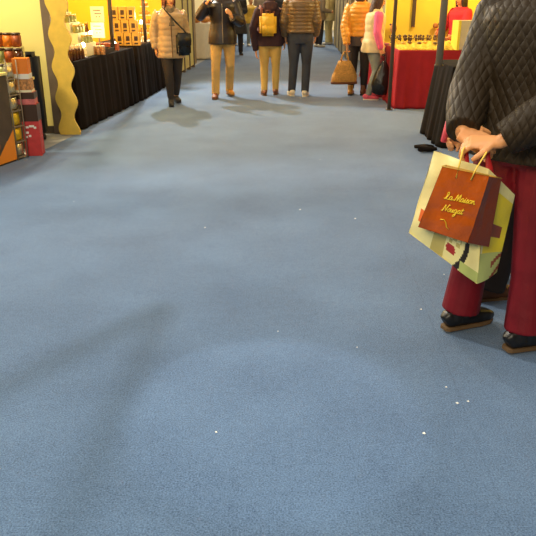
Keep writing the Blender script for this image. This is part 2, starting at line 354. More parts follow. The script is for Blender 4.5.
                outl = [(-.086, .022), (-.072, .033), (-.02, .036), (.04, .040), (.10, .045), (.15, .041), (.183, .022)]
                L_ = [b+fd*d*k-sdv*a*k for d, a in outl]+[b+fd*d*k+sdv*a*k for d, a in outl[::-1]]
                lo = [bm.verts.new(p) for p in L_]; hi_ = [bm.verts.new(p+V((0, 0, t*k))) for p in L_]
                bm.faces.new(lo[::-1]); bm.faces.new(hi_)
                for i in range(len(lo)): bm.faces.new((lo[i], lo[(i+1) % len(lo)], hi_[(i+1) % len(lo)], hi_[i]))
                link('sole', bm, M[o.get('sole', 'rubber')], sh, False)
        elif typ == 'hair':
            bm = NB(); st_ = o.get('style', 'short')
            cap = [(-.02, -.035, .070, .066), (.02, -.028, .079, .082), (.06, -.022, .083, .092), (.10, -.018, .074, .088), (.130, -.014, .054, .066), (.15, -.014, .024, .03)]
            if st_ == 'short': cap = cap[:1]+cap[1:]
            loft(bm, [hd(0, y, z) for z, y, a, b in cap], [(a*k, b*k) for z, y, a, b in cap], hy @ V((1, 0, 0)), n=18)
            if st_ in ('long', 'bob'):
                zb = -.30 if st_ == 'long' else -.13
                loft(bm, [hd(0, -.05, .06), hd(0, -.065, -.03), hd(0, -.075, (zb-.03)/2), hd(0, -.08, zb)], [(.085*k, .06*k), (.092*k, .055*k), (.09*k, .045*k), (.055*k, .025*k)])
                for s in (-1, 1): loft(bm, [hd(s*.07, .01, .06), hd(s*.082, .015, -.02), hd(s*.082, .0, max(zb, -.15))], [(.02*k, .045*k), (.02*k, .045*k), (.014*k, .03*k)])
            fuse('hair', bm, m, root, cv, 1)
        elif typ == 'scarf':
            bm = NB()
            for j, (rx, z) in enumerate(((.085, 1.455), (.08, 1.49))):
                loop = [Tp(z, .01)+V((rx*k*math.cos(a*PI/10), (rx+.004)*k*math.sin(a*PI/10), -.02*k*math.sin(a*PI/10))) for a in range(21)]
                tube(bm, loop, .028*k, 8)
            loft(bm, [Tp(1.44, .10), Tp(1.34, .155), Tp(1.22, .165)], [(.03*k, .018*k), (.045*k, .014*k), (.05*k, .012*k)])
            fuse('scarf', bm, m, root, cv, 1)
        elif typ == 'cap':
            bm = NB(); cap = [(.055, -.01, .083, .104), (.085, -.012, .081, .10), (.12, -.012, .064, .078), (.147, -.012, .03, .036)]
            loft(bm, [hd(0, y, z) for z, y, a, b in cap], [(a*k, b*k) for z, y, a, b in cap], hy @ V((1, 0, 0)), n=18)
            loft(bm, [hd(0, .07, .062), hd(0, .12, .056), hd(0, .16, .048)], [(.072*k, .008*k), (.062*k, .007*k), (.03*k, .005*k)], hy @ V((1, 0, 0)))
            fuse('cap', bm, m, root, cv, 1)
    a = -math.radians(heading); R3 = Matrix.Rotation(a, 3, 'Z'); L0 = V(loc)
    return root, (lambda p: L0 + R3 @ (V(p)*k)), J, k
def to_local(p, loc, heading, H):
    return (Matrix.Rotation(math.radians(heading), 3, 'Z') @ (V(p)-V(loc)))*(1.75/H)
# ------------------------------------------------------------------ setting
bm = NB(); box(bm, -9, 9, -3, 34, -.12, -.008); struct('floor', bm, M['concrete'])
bm = NB()
L_ = [(-3.3, -2.5), (-3.05, 4.0), (-2.76, 6.3), (-2.42, 7.6), (-2.30, 8.6), (-1.6, 18.2), (-1.5, 33)]; R_ = [(2.6, 33), (2.3, 18), (2.3, 10.3), (3.6, 10.2), (3.6, -2.5)]
a = [bm.verts.new((x, y, -.008)) for x, y in L_+R_]; b = [bm.verts.new((x, y, 0)) for x, y in L_+R_]
bm.faces.new(b)
for i in range(len(a)):
    j = (i+1) % len(a); bm.faces.new((a[j], a[i], b[i], b[j]))
bmesh.ops.recalc_face_normals(bm, faces=bm.faces[:])
tag(link('aisle_carpet', bm, M['carpet'], None, False), 'wide worn blue carpet running the length of the market aisle', 'carpet')
bm = NB(); box(bm, -9, 9, 33, 33.2, -.05, 6); struct('wall_back', bm, M['far_wall'])
# cream partition beside the first stand
bm = NB(); box(bm, -5.2, -2.60, 8.45, 8.53, 0, 3.2); struct('wall_left', bm, M['cream'])
bm = NB(); box(bm, -5.2, -2.60, 8.43, 8.449, 0, .085); struct('baseboard_left', bm, M['kick'])
bm = NB(); box(bm, -2.598, -2.50, 8.41, 8.53, 0, 3.2); struct('pillar', bm, M['post'])
bm = NB(); box(bm, -3.75, -3.67, 8.54, 13.6, 0, 3.2); struct('wall_stall', bm, M['orange_wall'])
bm = NB(); box(bm, -3.66, -1.93, 13.36, 13.42, 0, 3.2); struct('partition_left', bm, M['orange_wall'])
bm = NB(); box(bm, 2.02, 5.4, 12.6, 12.68, 0, 3.2); struct('partition_right', bm, M['yellow'])
bm = NB(); box(bm, 5.3, 5.38, 7.0, 12.59, 0, 3.2); struct('wall_right', bm, M['yellow'])
# slim dark hanging post on the yellow partition
p = at(413, 27, 12.55)
bm = NB(); box(bm, p.x-.028, p.x+.028, 12.545, 12.597, p.z, 3.2); tag(link('wall_rail', bm, M['steel'], None, False), 'dark vertical rail ending halfway down the yellow partition', 'rail')

# wavy decorative board
bm = NB(); zs = [i*.02 for i in range(156)]
lf = [(-2.495-.026*math.sin(2*PI*z/.36+.4), z) for z in zs]; rt = [(-2.295-.030*math.sin(2*PI*z/.36+4.3), z) for z in zs]
for (p0, q0), (p1, q1) in zip(zip(lf, rt), zip(lf[1:], rt[1:])):
    pass
va = [[bm.verts.new((x, y, z)) for x, z in s] for s in (lf, rt) for y in (8.34, 8.375)]
for i in range(len(zs)-1):
    l0, l1, r0, r1 = va
    bm.faces.new((l0[i], r0[i], r0[i+1], l0[i+1])); bm.faces.new((r1[i], l1[i], l1[i+1], r1[i+1]))
    bm.faces.new((l1[i], l0[i], l0[i+1], l1[i+1])); bm.faces.new((r0[i], r1[i], r1[i+1], r0[i+1]))
for i in (0, -1): bm.faces.new((va[0][i], va[1][i], va[3][i], va[2][i]))
bmesh.ops.recalc_face_normals(bm, faces=bm.faces[:])
tag(link('wavy_board', bm, M['wavy'], None, False), 'tall yellow decorative board with wavy edges beside the cream partition', 'decoration')

# pale boards lining the left of the aisle beyond the black tables
A, B = V((-1.93, 13.5, 0)), V((-1.66, 16.8, 0)); n = 6
for i, (mm, lab) in enumerate((('pale', 'tall pale yellow board just beyond the orange stall'), ('brown_board', 'narrow dark brown board between pale boards'), ('cream', 'broad bright cream board left of the man in dark jacket'), ('pale', 'pale board with dark edge beside the broad cream board'), ('cream', 'slim bright board near the white covered table'), ('tan_board', 'last tan board of the row by the white table'))):
    w = (1.25, .35, 1.2, .9, .8, .6); s = sum(w[:i])/sum(w); e = (sum(w[:i+1])-.08)/sum(w)
    p, q = A.lerp(B, s), A.lerp(B, e); d = q-p
    t = thing('display_board', lab, 'board', p, math.atan2(d.y, d.x), 'tall boards along the left stalls')
    bm = NB(); box(bm, 0, d.length, 0, .05, .06, (3.0, 1.25, 3.0, 3.0, 2.9, 2.2)[i]); link('panel', bm, M[mm], t, False)
    bm = NB(); box(bm, -.03, 0, -.02, .07, 0, 3.0 if i != 1 else 1.25); link('edge_post', bm, M['post'], t, False)
# fence on the right of the aisle
for i in range(5):
    p = V((2.0+i*.035, 17.35+i*1.28, 0))
    t = thing('fence_panel', ['nearest slatted fence panel right of the aisle', 'second slatted fence panel behind the orange jacket', 'middle slatted fence panel of the right row', 'fourth slatted fence panel towards the far crowd', 'farthest slatted fence panel beside the far crowd'][i], 'fence', p, math.radians(88), 'slatted fence panels along the right')
    H_ = 1.5
    for x in (0, 1.17): bm = NB(); box(bm, x, x+.07, -.03, .04, 0, H_+.05); link('post', bm, M['fence_d'], t, False)
    for z in (.08, .95, H_-.08): bm = NB(); box(bm, .07, 1.17, 0, .025, z, z+.07); link('rail', bm, M['fence_l'], t, False)
    for j in range(5):
        bm = NB(); box(bm, .09+j*.215, .27+j*.215, .026, .045, .04, H_); link('slat', bm, M['fence_l' if j % 2 else 'fence_d'], t, False)

# ------------------------------------------------------------------ cloth covered tables
def cloth_table(origin, ang, Lx, Ly, H_, clothmat, tlabel, clabel, flare=.03, amp=.018, nf=None, cgroup=None):
    """origin = near corner of the aisle side; local x along the aisle edge, local y into the stall (left of x)"""
    t = thing('trestle_table', tlabel, 'table', origin, ang)
    bm = NB(); box(bm, .03, Lx-.03, .03, Ly-.03, H_-.035, H_-.004, bev=.004); link('tabletop', bm, M['wood'], t, False)
    for x in (.08, Lx-.08):
        for y in (.08, Ly-.08):
            bm = NB(); loft(bm, [(x, y, 0), (x, y, H_-.035)], [.018, .018], n=8); link('leg', bm, M['steel'], t)
    # cloth
    per = []; r = .03; N = 40
    def side(p, q, k): return [V(p).lerp(V(q), i/k) for i in range(k)]
    kx, ky = int(Lx/.025), int(Ly/.025)
    per = side((0, 0, 0), (Lx, 0, 0), kx)+side((Lx, 0, 0), (Lx, Ly, 0), ky)+side((Lx, Ly, 0), (0, Ly, 0), kx)+side((0, Ly, 0), (0, 0, 0), ky)
    cen = V((Lx/2, Ly/2, 0)); n = len(per); rnd = random.Random(int(Lx*100)+int(Ly*10))
    ph = [rnd.uniform(0, 6.3) for _ in range(4)]; fq = [.045+.0*i for i in range(4)]
    nrm = []
    for i in range(n):
        d = per[(i+1) % n]-per[i-1]; d.normalize(); nrm.append(V((d.y, -d.x, 0)))
    for _ in range(3): nrm = [(nrm[i-1]+nrm[i]+nrm[(i+1) % n]).normalized() for i in range(n)]
    bm = NB(); rings = []; LV = [(1, 0), (.985, .004), (.93, .014), (.75, .02), (.5, .024), (.25, .027), (.06, .03), (.008, .031)]
    for zf, off in LV:
        ring = []
        for i in range(n):
            s = i*.025; dep = 1-zf
            w = math.sin(s*2*PI/.19+ph[0])*.55+math.sin(s*2*PI/.31+ph[1])*.6+math.sin(s*2*PI/.11+ph[2])*.2
            o = off*.4+flare*dep+amp*dep**.7*w
            ring.append(bm.verts.new(per[i]+nrm[i]*o+V((0, 0, H_*zf))))
        rings.append(ring)
    for q, s_ in zip(rings, rings[1:]):
        for k_ in range(n): bm.faces.new((q[k_], s_[k_], s_[(k_+1) % n], q[(k_+1) % n]))
    bm.faces.new(rings[0])
    bmesh.ops.recalc_face_normals(bm, faces=bm.faces[:])
    o = link('tablecloth', bm, M[clothmat]); o.location = origin; o.rotation_euler = (0, 0, ang)
    sm = o.modifiers.new('thick', 'SOLIDIFY'); sm.thickness = .003; sm.offset = -1
    tag(o, clabel, 'tablecloth', cgroup); return t
p, q = V((-2.35, 8.64, 0)), V((-2.05, 10.95, 0)); d = q-p; TA = math.atan2(d.y, d.x)
T2, TD = p, d.normalized(); TN = V((-TD.y, TD.x, 0))
HT = .82
cloth_table(p, TA, d.length, .95, HT, 'black_cloth', 'trestle table under the nearer black cloth on the left', 'black floor length cloth on the nearer table on the left, below bottles and gold boxes')
p, q = V((-2.03, 11.12, 0)), V((-1.87, 13.2, 0)); d = q-p; T3, T3D = p, d.normalized(); T3N = V((-T3D.y, T3D.x, 0))
cloth_table(p, math.atan2(d.y, d.x), d.length, .9, HT, 'black_cloth', 'trestle table under the farther black cloth on the left', 'black cloth on the farther table on the left, behind the woman in beige')
cloth_table(V((3.58, 10.33, 0)), PI/2, 1.62, 1.70, .82, 'red_cloth', 'trestle table under the nearer red cloth', 'red floor length cloth on the nearer right table with yellow plush on top', .03, .02)
cloth_table(V((2.75, 12.78, 0)), PI/2, 1.85, .84, .82, 'red_cloth', 'trestle table under the farther red cloth', 'red cloth on the farther table, seen behind the woman with pink sleeves', .03, .02)
cloth_table(V((2.84, 7.62, 0)), PI/2, .85, .86, .86, 'brown_cloth', 'table under the dark brown cloth at the right', 'dark brown black cloth spreading to the floor beside the quilted jacket', .10, .022)
cloth_table(V((-1.42, 18.4, 0)), PI/2, 1.2, .62, .86, 'white_cloth', 'far table under a white cloth on the left', 'white cloth on the far table behind the man in dark jacket', .03, .02)
bm = NB(); P = [(1.60+.16*math.sin(i*.9)*.6+i*.03, 7.48-.02*i+.03*math.sin(i*2.1), .035) for i in range(8)]
loft(bm, P, [(.02+.05*math.sin(PI*(i+.6)/8.2), .012+.025*math.sin(PI*(i+.6)/8.2)) for i in range(8)], (0, 1, 0), 10); 
tag(link('cloth_bundle', bm, M['black_cloth']), 'black gathered cloth bundle lying on the carpet by the brown covered table', 'cloth')

# ------------------------------------------------------------------ stand poles
def pole(loc, label, r=.028, H_=3.2):
    t = thing('stand_pole', label, 'pole', loc, 0, 'upright poles of the stands')
    bm = NB(); loft(bm, [(0, 0, .012), (0, 0, H_)], [r, r], n=10, power=3); link('shaft', bm, M['steel' if r < .032 else 'greysteel'], t)
    bm = NB(); loft(bm, [(0, 0, 0), (0, 0, .012)], [.05, .05], n=14); link('foot_plate', bm, M['steel'], t)
q = T2+TD*1.62+TN*.06; pole((q.x, q.y, HT), 'dark upright pole on the nearer black table, left of the gold boxes', .028, 2.4)
q = T3+T3D*.85+T3N*.06; pole((q.x, q.y, HT), 'dark upright pole on the farther black table', .028, 2.4)
pole((1.765, 10.22, 0), 'dark slim pole standing on the carpet at the red table corner', .026, 3.2)
q = at(438, 75, 7.70); pole((q.x, 7.70, .862), 'broad grey pole rising from the brown covered table', .037, 2.4)

# ------------------------------------------------------------------ first stand, far left
t = thing('display_counter', 'dark counter with printed food picture on its front at the left edge', 'counter', (0, 0, 0))
a, b = V((-3.02, 5.45, 0)), V((-2.555, 6.94, 0)); d = (b-a); Ld = d.length; ang = math.atan2(d.y, d.x)
t.location = a; t.rotation_euler = (0, 0, ang)
bm = NB(); box(bm, 0, Ld, .012, .7, 0, .85); link('carcass', bm, M['smoke'], t, False)
bm = NB(); box(bm, -.02, Ld+.003, -.02, .72, .85, .875, bev=.004); link('worktop', bm, M['cream'], t, False)
bm = NB(); nx, nz = 140, 80; g = [[bm.verts.new((Ld*i/nx, 0, .02+.82*j/nz)) for i in range(nx+1)] for j in range(nz+1)]
for j in range(nz):
    for i in range(nx):
        x, z = Ld*(i+.5)/nx, .02+.82*(j+.5)/nz; f = bm.faces.new((g[j][i], g[j][i+1], g[j+1][i+1], g[j+1][i])); X = x-Ld
        f.material_index = 1 if ((X+.34)/.11)**2+((z-.21)/.10)**2 < 1 else (2 if z < .32+X*.85 or (z < .10 and X < -.2) else 0)
link('printed_front', bm, [M['smoke'], M['redprint'], M['orprint']], t, False)
# stepped rows of packs on the counter, turned to the aisle's near end
def pack(mt, ml, label, loc, w=.085, h=.15, group='small packs on the counter steps'):
    t = thing('food_jar', label, 'jar', loc, 0, group)
    bm = NB(); box(bm, -w/2, w/2, -w/2, w/2, 0, h*.84, bev=.008); link('body', bm, M[mt], t)
    bm = NB(); box(bm, -w*.47, w*.47, -w*.47, w*.47, h*.84, h, bev=.006); link('lid', bm, M[ml], t)
SZ = at(10, 80, 7.42).z
t = thing('side_counter', 'cream covered side counter behind the carton column, carrying the jar steps', 'counter', (0, 0, 0))
bm = NB(); box(bm, -3.3, -2.68, 7.40, 7.78, 0, SZ-.03); link('carcass', bm, M['smoke'], t, False)
bm = NB(); box(bm, -3.32, -2.54, 7.38, 7.74, SZ-.03, SZ, bev=.004); link('worktop', bm, M['cream'], t, False)
t = thing('step_riser', 'cream three step riser holding rows of jars behind the counter', 'riser', (0, 0, SZ+.001))
bm = NB()
RY = 7.42
for k in range(3): box(bm, -3.0, -2.545-.03*k, RY+.10*k, RY+.10*k+.10, 0, .012+.15*k)
link('steps', bm, M['cream'], t, False)
lab = [['olive jar at the left end of the bottom step', 'olive jar in the middle of the bottom step', 'rust coloured jar at the right end of the bottom step'],
       ['rust labelled jar at the left end of the middle step', 'orange jar in the middle of the middle step', 'dark brown jar at the right end of the middle step'],
       ['pale jar at the left end of the top step', 'orange jar in the middle of the top step', 'dark rust jar at the right end of the top step']]
mt = [['jar_green', 'jar_green', 'rust'], ['jar_green', 'rust', 'glass_brown'], ['rust', 'orange', 'rust']]
for r in range(3):
    for i in range(3): pack(mt[r][i], 'lid', lab[r][i], (-2.775-.035*r+i*.092, RY+.05+.10*r, SZ+.0145+.15*r), .084, .142)
# carton column beside the counter
def carton(label, mt, loc, w, dd, h, rz, extra=None, cat='carton'):
    t = thing('food_carton', label, cat, loc, rz, 'cartons at the end of the counter')
    bm = NB(); box(bm, -w/2, w/2, -dd/2, dd/2, 0, h, bev=.004); link('box', bm, M[mt], t, False)
    for nm, m_, z0, z1 in (extra or []):
        bm = NB(); box(bm, -w/2-.002, w/2+.002, -dd/2-.002, dd/2+.002, z0, z1); link(nm, bm, M[m_], t, False)
    return t
cx, cy = -2.462, 7.245; rz = math.radians(6)
t = carton('tall red carton with dark top and white writing on the floor', 'redcard', (cx, cy, .001), .165, .16, .53, rz, [('dark_top', 'darkwin', .36, .528)])
bm = NB()
for (x, z, w) in ((-.05, .29, .03), (-.015, .30, .05), (.03, .285, .025), (-.055, .235, .03), (-.03, .20, .025), (-.06, .19, .02)): box(bm, x, x+w, -.0835, -.0815, z, z+.022)
link('lettering', bm, M['white'], t, False)
carton('brown carton with pink band on top of the red carton', 'pinkcard', (cx-.015, cy, .532), .17, .16, .12, rz, [('brown_band', 'darkwin', .055, .118)])
carton('biscuit picture carton between the pink banded and orange cartons', 'biscuit', (cx-.025, cy, .653), .15, .15, .13, rz, [('white_edge', 'sign', 0, .022)])
carton('orange carton with white base on top of the carton column', 'orange', (cx-.035, cy, .784), .15, .15, .20, rz, [('white_base', 'white', 0, .05)])
t = thing('pouch_shelf', 'narrow wire shelf of foil snack pouches at the counter end', 'shelf', (-2.532, 7.015, 0), math.radians(72))
for x in (-.06, .10): 
    for y in (.0, .13): bm = NB(); loft(bm, [(x, y, 0), (x, y, .98)], [.006, .006], n=8); link('upright', bm, M['greysteel'], t)
for k in range(6): bm = NB(); box(bm, -.065, .105, -.005, .135, .02+k*.155, .026+k*.155); link('shelf_board', bm, M['greysteel'], t, False)
def pouch(bm, w, h, th):
    n = 8; F = [[], []]
    for s in (0, 1):
        for j in range(n+1):
            row = []
            for i in range(n+1):
                u, v = i/n, j/n; b = th*(math.sin(PI*u)*math.sin(PI*v))**.6
                row.append(bm.verts.new((w*(u-.5), (-b if s == 0 else b)*.5, h*v)))
            F[s].append(row)
        for j in range(n):
            for i in range(n): bm.faces.new((F[s][j][i], F[s][j][i+1], F[s][j+1][i+1], F[s][j+1][i]))
    bmesh.ops.remove_doubles(bm, verts=bm.verts[:], dist=1e-5); bmesh.ops.recalc_face_normals(bm, faces=bm.faces[:])
Rz = Matrix.Rotation(math.radians(72), 3, 'Z')
for k, (mm, lab) in enumerate((('silver', 'silver pouch on the lowest shelf'), ('yfoil', 'yellow pouch on the second shelf from the floor'), ('yfoil', 'yellow pouch on the third shelf from the floor'), ('silver', 'silver pouch on the fourth shelf from the floor'), ('silver', 'silver pouch on the fifth shelf from the floor'), ('silver', 'silver pouch on the top wire shelf'))):
    bm = NB(); pouch(bm, .15, .14, .05); o = link('snack_pouch', bm, M[mm]); o.location = V((-2.532, 7.015, 0))+Rz @ V((.02, .04, .0275+k*.155)); o.rotation_euler = (0, 0, math.radians(72)); tag(o, lab+' at the counter end', 'pouch', 'foil pouches on the wire shelf')
t = thing('trolley_case', 'black rounded upright case behind the orange carton', 'case', (-2.735, 8.05, 0))
bm = NB(); box(bm, -.17, .16, -.11, .11, .04, .98, bev=.05); link('shell', bm, M['black'], t)
for x in (-.12, .12): bm = NB(); loft(bm, [(x-.02, 0, .03), (x+.02, 0, .03)], [.03, .03], (0, 1, 0), 12); link('wheel', bm, M['black'], t)

# ------------------------------------------------------------------ goods on the black tables
def on2(u, v, z=0): q = T2+TD*u+TN*v; return (q.x, q.y, HT+.002+z)
def on3(u, v, z=0): q = T3+T3D*u+T3N*v; return (q.x, q.y, HT+.002+z)
proto = thing('small_bottle', 'small brown bottle with pale cap in the front rows of the nearer black table', 'bottle', on2(.05, .04), 0, 'small bottles on the black table')
bm = NB(); lathe(bm, [(.018, 0), (.021, .006), (.021, .085), (.010, .115), (.009, .13)]); link('glass', bm, M['glass_brown'], proto)
bm = NB(); lathe(bm, [(.013, .128), (.014, .132), (.014, .165), (.010, .17)]); link('cap', bm, M['pale_cap'], proto)
for r in range(5):
    for i in range(6):
        if r or i: dup(proto, on2(.05+.095*r, .04+.05*i))
RZ = TA
t = thing('jar_stairs', 'cream stepped stand with olive jars beside the wavy board', 'stand', on2(.70, .09), RZ)
bm = NB()
for k in range(4): box(bm, 0, .34, .10*k, .10*k+.10, 0, .16+.125*k)
link('steps', bm, M['sign'], t, False)
nm = ['lowest', 'second', 'third', 'top']; k0 = None
for k in range(4):
    for i in range(3):
        loc = on2(.70+.06+.11*i, .09+.05+.10*k, .162+.125*k); lab = f'olive jar on the {nm[k]} step of the cream stand, ' + ('nearest', 'middle', 'farthest')[i] + ' of its row'
        if k0 is None:
            k0 = thing('olive_jar', lab, 'jar', loc, 0, 'olive jars on the stepped stand')
            bm = NB(); lathe(bm, [(.034, 0), (.038, .006), (.038, .07), (.03, .08)]); link('glass', bm, M['jar_green'], k0)
            bm = NB(); lathe(bm, [(.034, .079), (.034, .096), (.030, .098)]); link('lid', bm, M['gold'], k0)
        else: dup(k0, loc, None, lab)
def sign(loc, label, w, h, z):
    t = thing('sign_card', label, 'sign', loc, math.radians(-8), 'cream price cards')
    bm = NB(); box(bm, -w/2, w/2, -.006, .006, z, z+h); link('card', bm, M['sign'], t, False)
    bm = NB(); loft(bm, [(0, .012, 0), (0, .012, z+h*.5)], [.006, .006], n=8); box(bm, -.05, .05, -.03, .05, 0, .008); link('stand', bm, M['greysteel'], t, False)
    bm = NB()
    for zz, (x0, x1) in ((.72, (-.3, .25)), (.5, (-.2, .3)), (.3, (-.12, -.02)), (.3, (.1, .2))): box(bm, w*x0, w*x1, -.0075, -.0061, z+h*zz, z+h*zz+.012)
    link('print', bm, M['ink'], t, False)
q = at(98.5, 38, 9.95); sign((q.x, 9.95, HT+.002), 'lower cream card with faint print above the brown jars', .19, .20, q.z-HT)
q = at(98, 22, 10.12); sign((q.x, 10.12, HT+.002), 'upper cream card with faint print near the dark pole', .19, .20, q.z-HT)
for i, lab in enumerate(('left', 'middle', 'right')):
    q = at(96+4.5*i, 48, 9.75); t = thing('preserve_jar', f'{lab} brown preserve jar below the cream cards', 'jar', (q.x, 9.62, HT+.002), 0, 'brown preserve jars')
    bm = NB(); lathe(bm, [(.026, 0), (.03, .006), (.03, .09), (.024, .1)]); link('glass', bm, M['biscuit'], t)
    bm = NB(); lathe(bm, [(.027, .099), (.027, .118), (.023, .12)]); link('lid', bm, M['pale_cap'], t)
bm = NB(); box(bm, -.05, .05, -.04, .04, 0, .10, bev=.004); o = tag(link('green_box', bm, M['jar_green'], None, False), 'small olive green box at the table edge before the dark pole', 'box'); o.location = on2(1.02, .07)
t = thing('tray', 'black shallow tray at the foot of the dark pole', 'tray', on2(1.2, .02), RZ)
bm = NB(); box(bm, 0, .34, 0, .12, 0, .02); link('base', bm, M['black'], t, False)
bm = NB(); box(bm, 0, .34, 0, .015, .02, .06); box(bm, 0, .34, .105, .12, .02, .06); box(bm, 0, .015, .015, .105, .02, .06); box(bm, .325, .34, .015, .105, .02, .06); link('rim', bm, M['black'], t, False)
g0 = None
for r in range(3):
    for i in range(3):
        q = at(122.5+8.3*i-2.2*r, 48.5-12.6*r, 11.0); z = HT+.002+.19*r
        loc = (-2.315+.128*i-.03*r, 11.36+.01*r, z); lab = f'gold box with dark window, {("left","middle","right")[i]} of the {("bottom","middle","top")[r]} row'
        if g0 is None:
            g0 = thing('gold_box', lab, 'box', loc, 0, 'gold gift boxes stacked on the farther black table')
            bm = NB(); box(bm, -.06, .06, -.05, .05, 0, .188, bev=.004); link('carton', bm, M['gold'], g0, False)
            bm = NB(); box(bm, -.028, .028, -.0515, -.049, .07, .14); box(bm, -.03, .03, -.0515, -.049, .02, .045); link('window', bm, M['darkwin'], g0, False)
        else: dup(g0, loc, None, lab)
for i in range(3):
    bm = NB(); box(bm, -.05, .05, -.05, .05, 0, .10, bev=.004); o = link('brown_carton', bm, M['rust'], None, False); o.location = (-2.42+.115*i, 10.36, HT+.002)
    tag(o, ('left', 'middle', 'right')[i]+' small rust brown carton in front of the gold boxes', 'box', 'rust cartons before the gold boxes')
b0 = None
for i in range(12):
    loc = on2(1.15+.10*i, .62+.06*(i % 2)); 
    if b0 is None:
        b0 = thing('tall_bottle', 'tall brown bottle in the rear row of the nearer black table', 'bottle', loc, 0, 'tall bottles in the rear row')
        bm = NB(); lathe(bm, [(.034, 0), (.038, .01), (.038, .2), (.015, .27), (.013, .33)]); link('glass', bm, M['glass_brown'], b0)
        bm = NB(); lathe(bm, [(.0385, .06), (.0385, .15)]); link('label', bm, M['sign'], b0)
        bm = NB(); lathe(bm, [(.015, .325), (.015, .36), (.012, .362)]); link('cap', bm, M['gold'], b0)
    else: dup(b0, loc)
# lit bulbs on clamp arms
def lamp(loc, hgt, label, power, col=(1, .78, .42)):
    t = thing('stall_lamp', label, 'lamp', loc, 0, 'small stall lamps')
    bm = NB(); loft(bm, [(0, 0, 0), (0, 0, .015)], [.045, .04]); link('base', bm, M['steel'], t)
    bm = NB(); tube(bm, [(0, 0, .015), (0, 0, hgt*.5), (0, 0, hgt-.05)], .007); link('stem', bm, M['steel'], t)
    bm = NB(); ball(bm, (0, 0, hgt), (.024, .024, .03), 12); link('bulb', bm, M['bulb'], t)
    li = bpy.data.lights.new('stall_light', 'POINT'); li.energy = power; li.color = col; li.shadow_soft_size = .06
    lo = bpy.data.objects.new('stall_light', li); C.objects.link(lo); lo.location = V(loc)+V((0.12, -.12, hgt+.1))
q = at(90.5, 33, 9.80); lamp((q.x, 9.80, HT+.002), q.z-HT, 'lit lamp between the olive jars and the cream cards', 6)
q = at(141, 22, 11.75); lamp((q.x, 11.75, HT+.002), q.z-HT, 'lit lamp beside the pole on the farther black table', 8)
q = at(122, 50, 10.9); lamp((q.x, 10.4, HT+.002), .09, 'tiny lit lamp at the table edge before the gold boxes', 1)
q = at(85, 47, 9.2); lamp((q.x, 9.12, HT+.002), .16, 'tiny lit lamp behind the rows of small bottles', 1)
# pastry stand and tray on the farther table
t = thing('cake_stand', 'tiered stand heaped with orange pastries on the farther black table', 'stand', on3(1.44, .19))
bm = NB(); lathe(bm, [(.13, 0), (.13, .012), (.02, .03), (.015, .62), (.005, .66)]); link('stem', bm, M['white'], t)
for k in range(4): bm = NB(); lathe(bm, [(.16-.03*k, .12+.14*k), (.165-.03*k, .135+.14*k)], n=18); link('tier', bm, M['sign'], t)
for k in range(4):
    n = 7-k
    for i in range(n):
        a = 2*PI*i/n+k; r = .115-.03*k; c = V(on3(1.44, .19, .172+.14*k))+V((r*math.cos(a), r*math.sin(a), 0))
        bm = NB(); ball(bm, (0, 0, 0), (.042, .042, .035), 8); o = link('pastry', bm, M['pastry']); o.location = c
        tag(o, 'small orange pastry on the '+('lowest', 'second', 'third', 'top')[k]+' tier of the cake stand', 'pastry', 'orange pastries on the tiered stand')
t = thing('serving_tray', 'white tray of pale rolls at the front of the farther black table', 'tray', on3(.95, .05), TA)
bm = NB(); box(bm, 0, .30, 0, .32, 0, .02, bev=.005); link('base', bm, M['white'], t, False)
for i in range(2):
    for j in range(2):
        bm = NB(); ball(bm, (0, 0, 0), (.05, .045, .04), 8); o = link('bread_roll', bm, M['pastry' if (i+j) % 2 else 'sign']); o.location = on3(1.03+.13*i, .13+.13*j, .061); tag(o, ('golden' if (i+j) % 2 else 'pale cream')+' roll on the white tray of the farther black table', 'roll', 'rolls on the white tray')
# goods on the far white table
for i in range(6):
    bm = NB(); ball(bm, (0, 0, 0), (.13, .08, .07), 10); o = link('bread_loaf', bm, M['bread']); o.location = (-1.84+.22*(i % 2), 18.56+.17*i, .935); tag(o, 'brown loaf on the far white covered table', 'bread', 'loaves on the white table')

# ------------------------------------------------------------------ goods on the red table
bm = NB(); nx, ny = 40, 20; X0, X1, Y0, Y1 = 1.90, 3.1, 10.42, 11.5
g = []
for j in range(ny+1):
    row = []
    for i in range(nx+1):
        u, v = i/nx, j/ny; e = min(u, 1-u, v*.5, (1-v)*.5); z = min(1, e/.06)*(.05+.02*math.sin(i*1.7)+.02*math.sin(j*2.3+i*.6))
        row.append(bm.verts.new((X0+(X1-X0)*u+.01*math.sin(j*3), Y0+(Y1-Y0)*v+.012*math.sin(i*2.2), .824+max(0, z))))
    g.append(row)
for j in range(ny):
    for i in range(nx): bm.faces.new((g[j][i], g[j][i+1], g[j+1][i+1], g[j+1][i]))
o = tag(link('plush_cover', bm, M['plush']), 'yellow rumpled plush spread over the red table', 'cloth'); sm = o.modifiers.new('t', 'SOLIDIFY'); sm.thickness = .004; sm.offset = -1
f0 = None; rnd = random.Random(3)
for i in range(16):
    loc = (2.02+(i % 8)*.095+rnd.uniform(-.02, .02), 11.62+(i//8)*.16, .823)
    if f0 is None:
        f0 = thing('figurine', 'small tarnished figurine standing behind the yellow plush', 'figurine', loc, 0, 'figurines on the red table')
        bm = NB(); lathe(bm, [(.024, 0), (.024, .01), (.010, .025), (.018, .06), (.022, .085), (.010, .105)]); link('body', bm, M['trinket'], f0)
        bm = NB(); ball(bm, (0, 0, .122), .018, 10); link('head', bm, M['trinket'], f0)
        bm = NB(); tube(bm, [(.015, 0, .085), (.05, 0, .09), (.062, 0, .13)], .006); link('arm', bm, M['trinket'], f0)
    else: dup(f0, loc, rnd.uniform(0, 6))
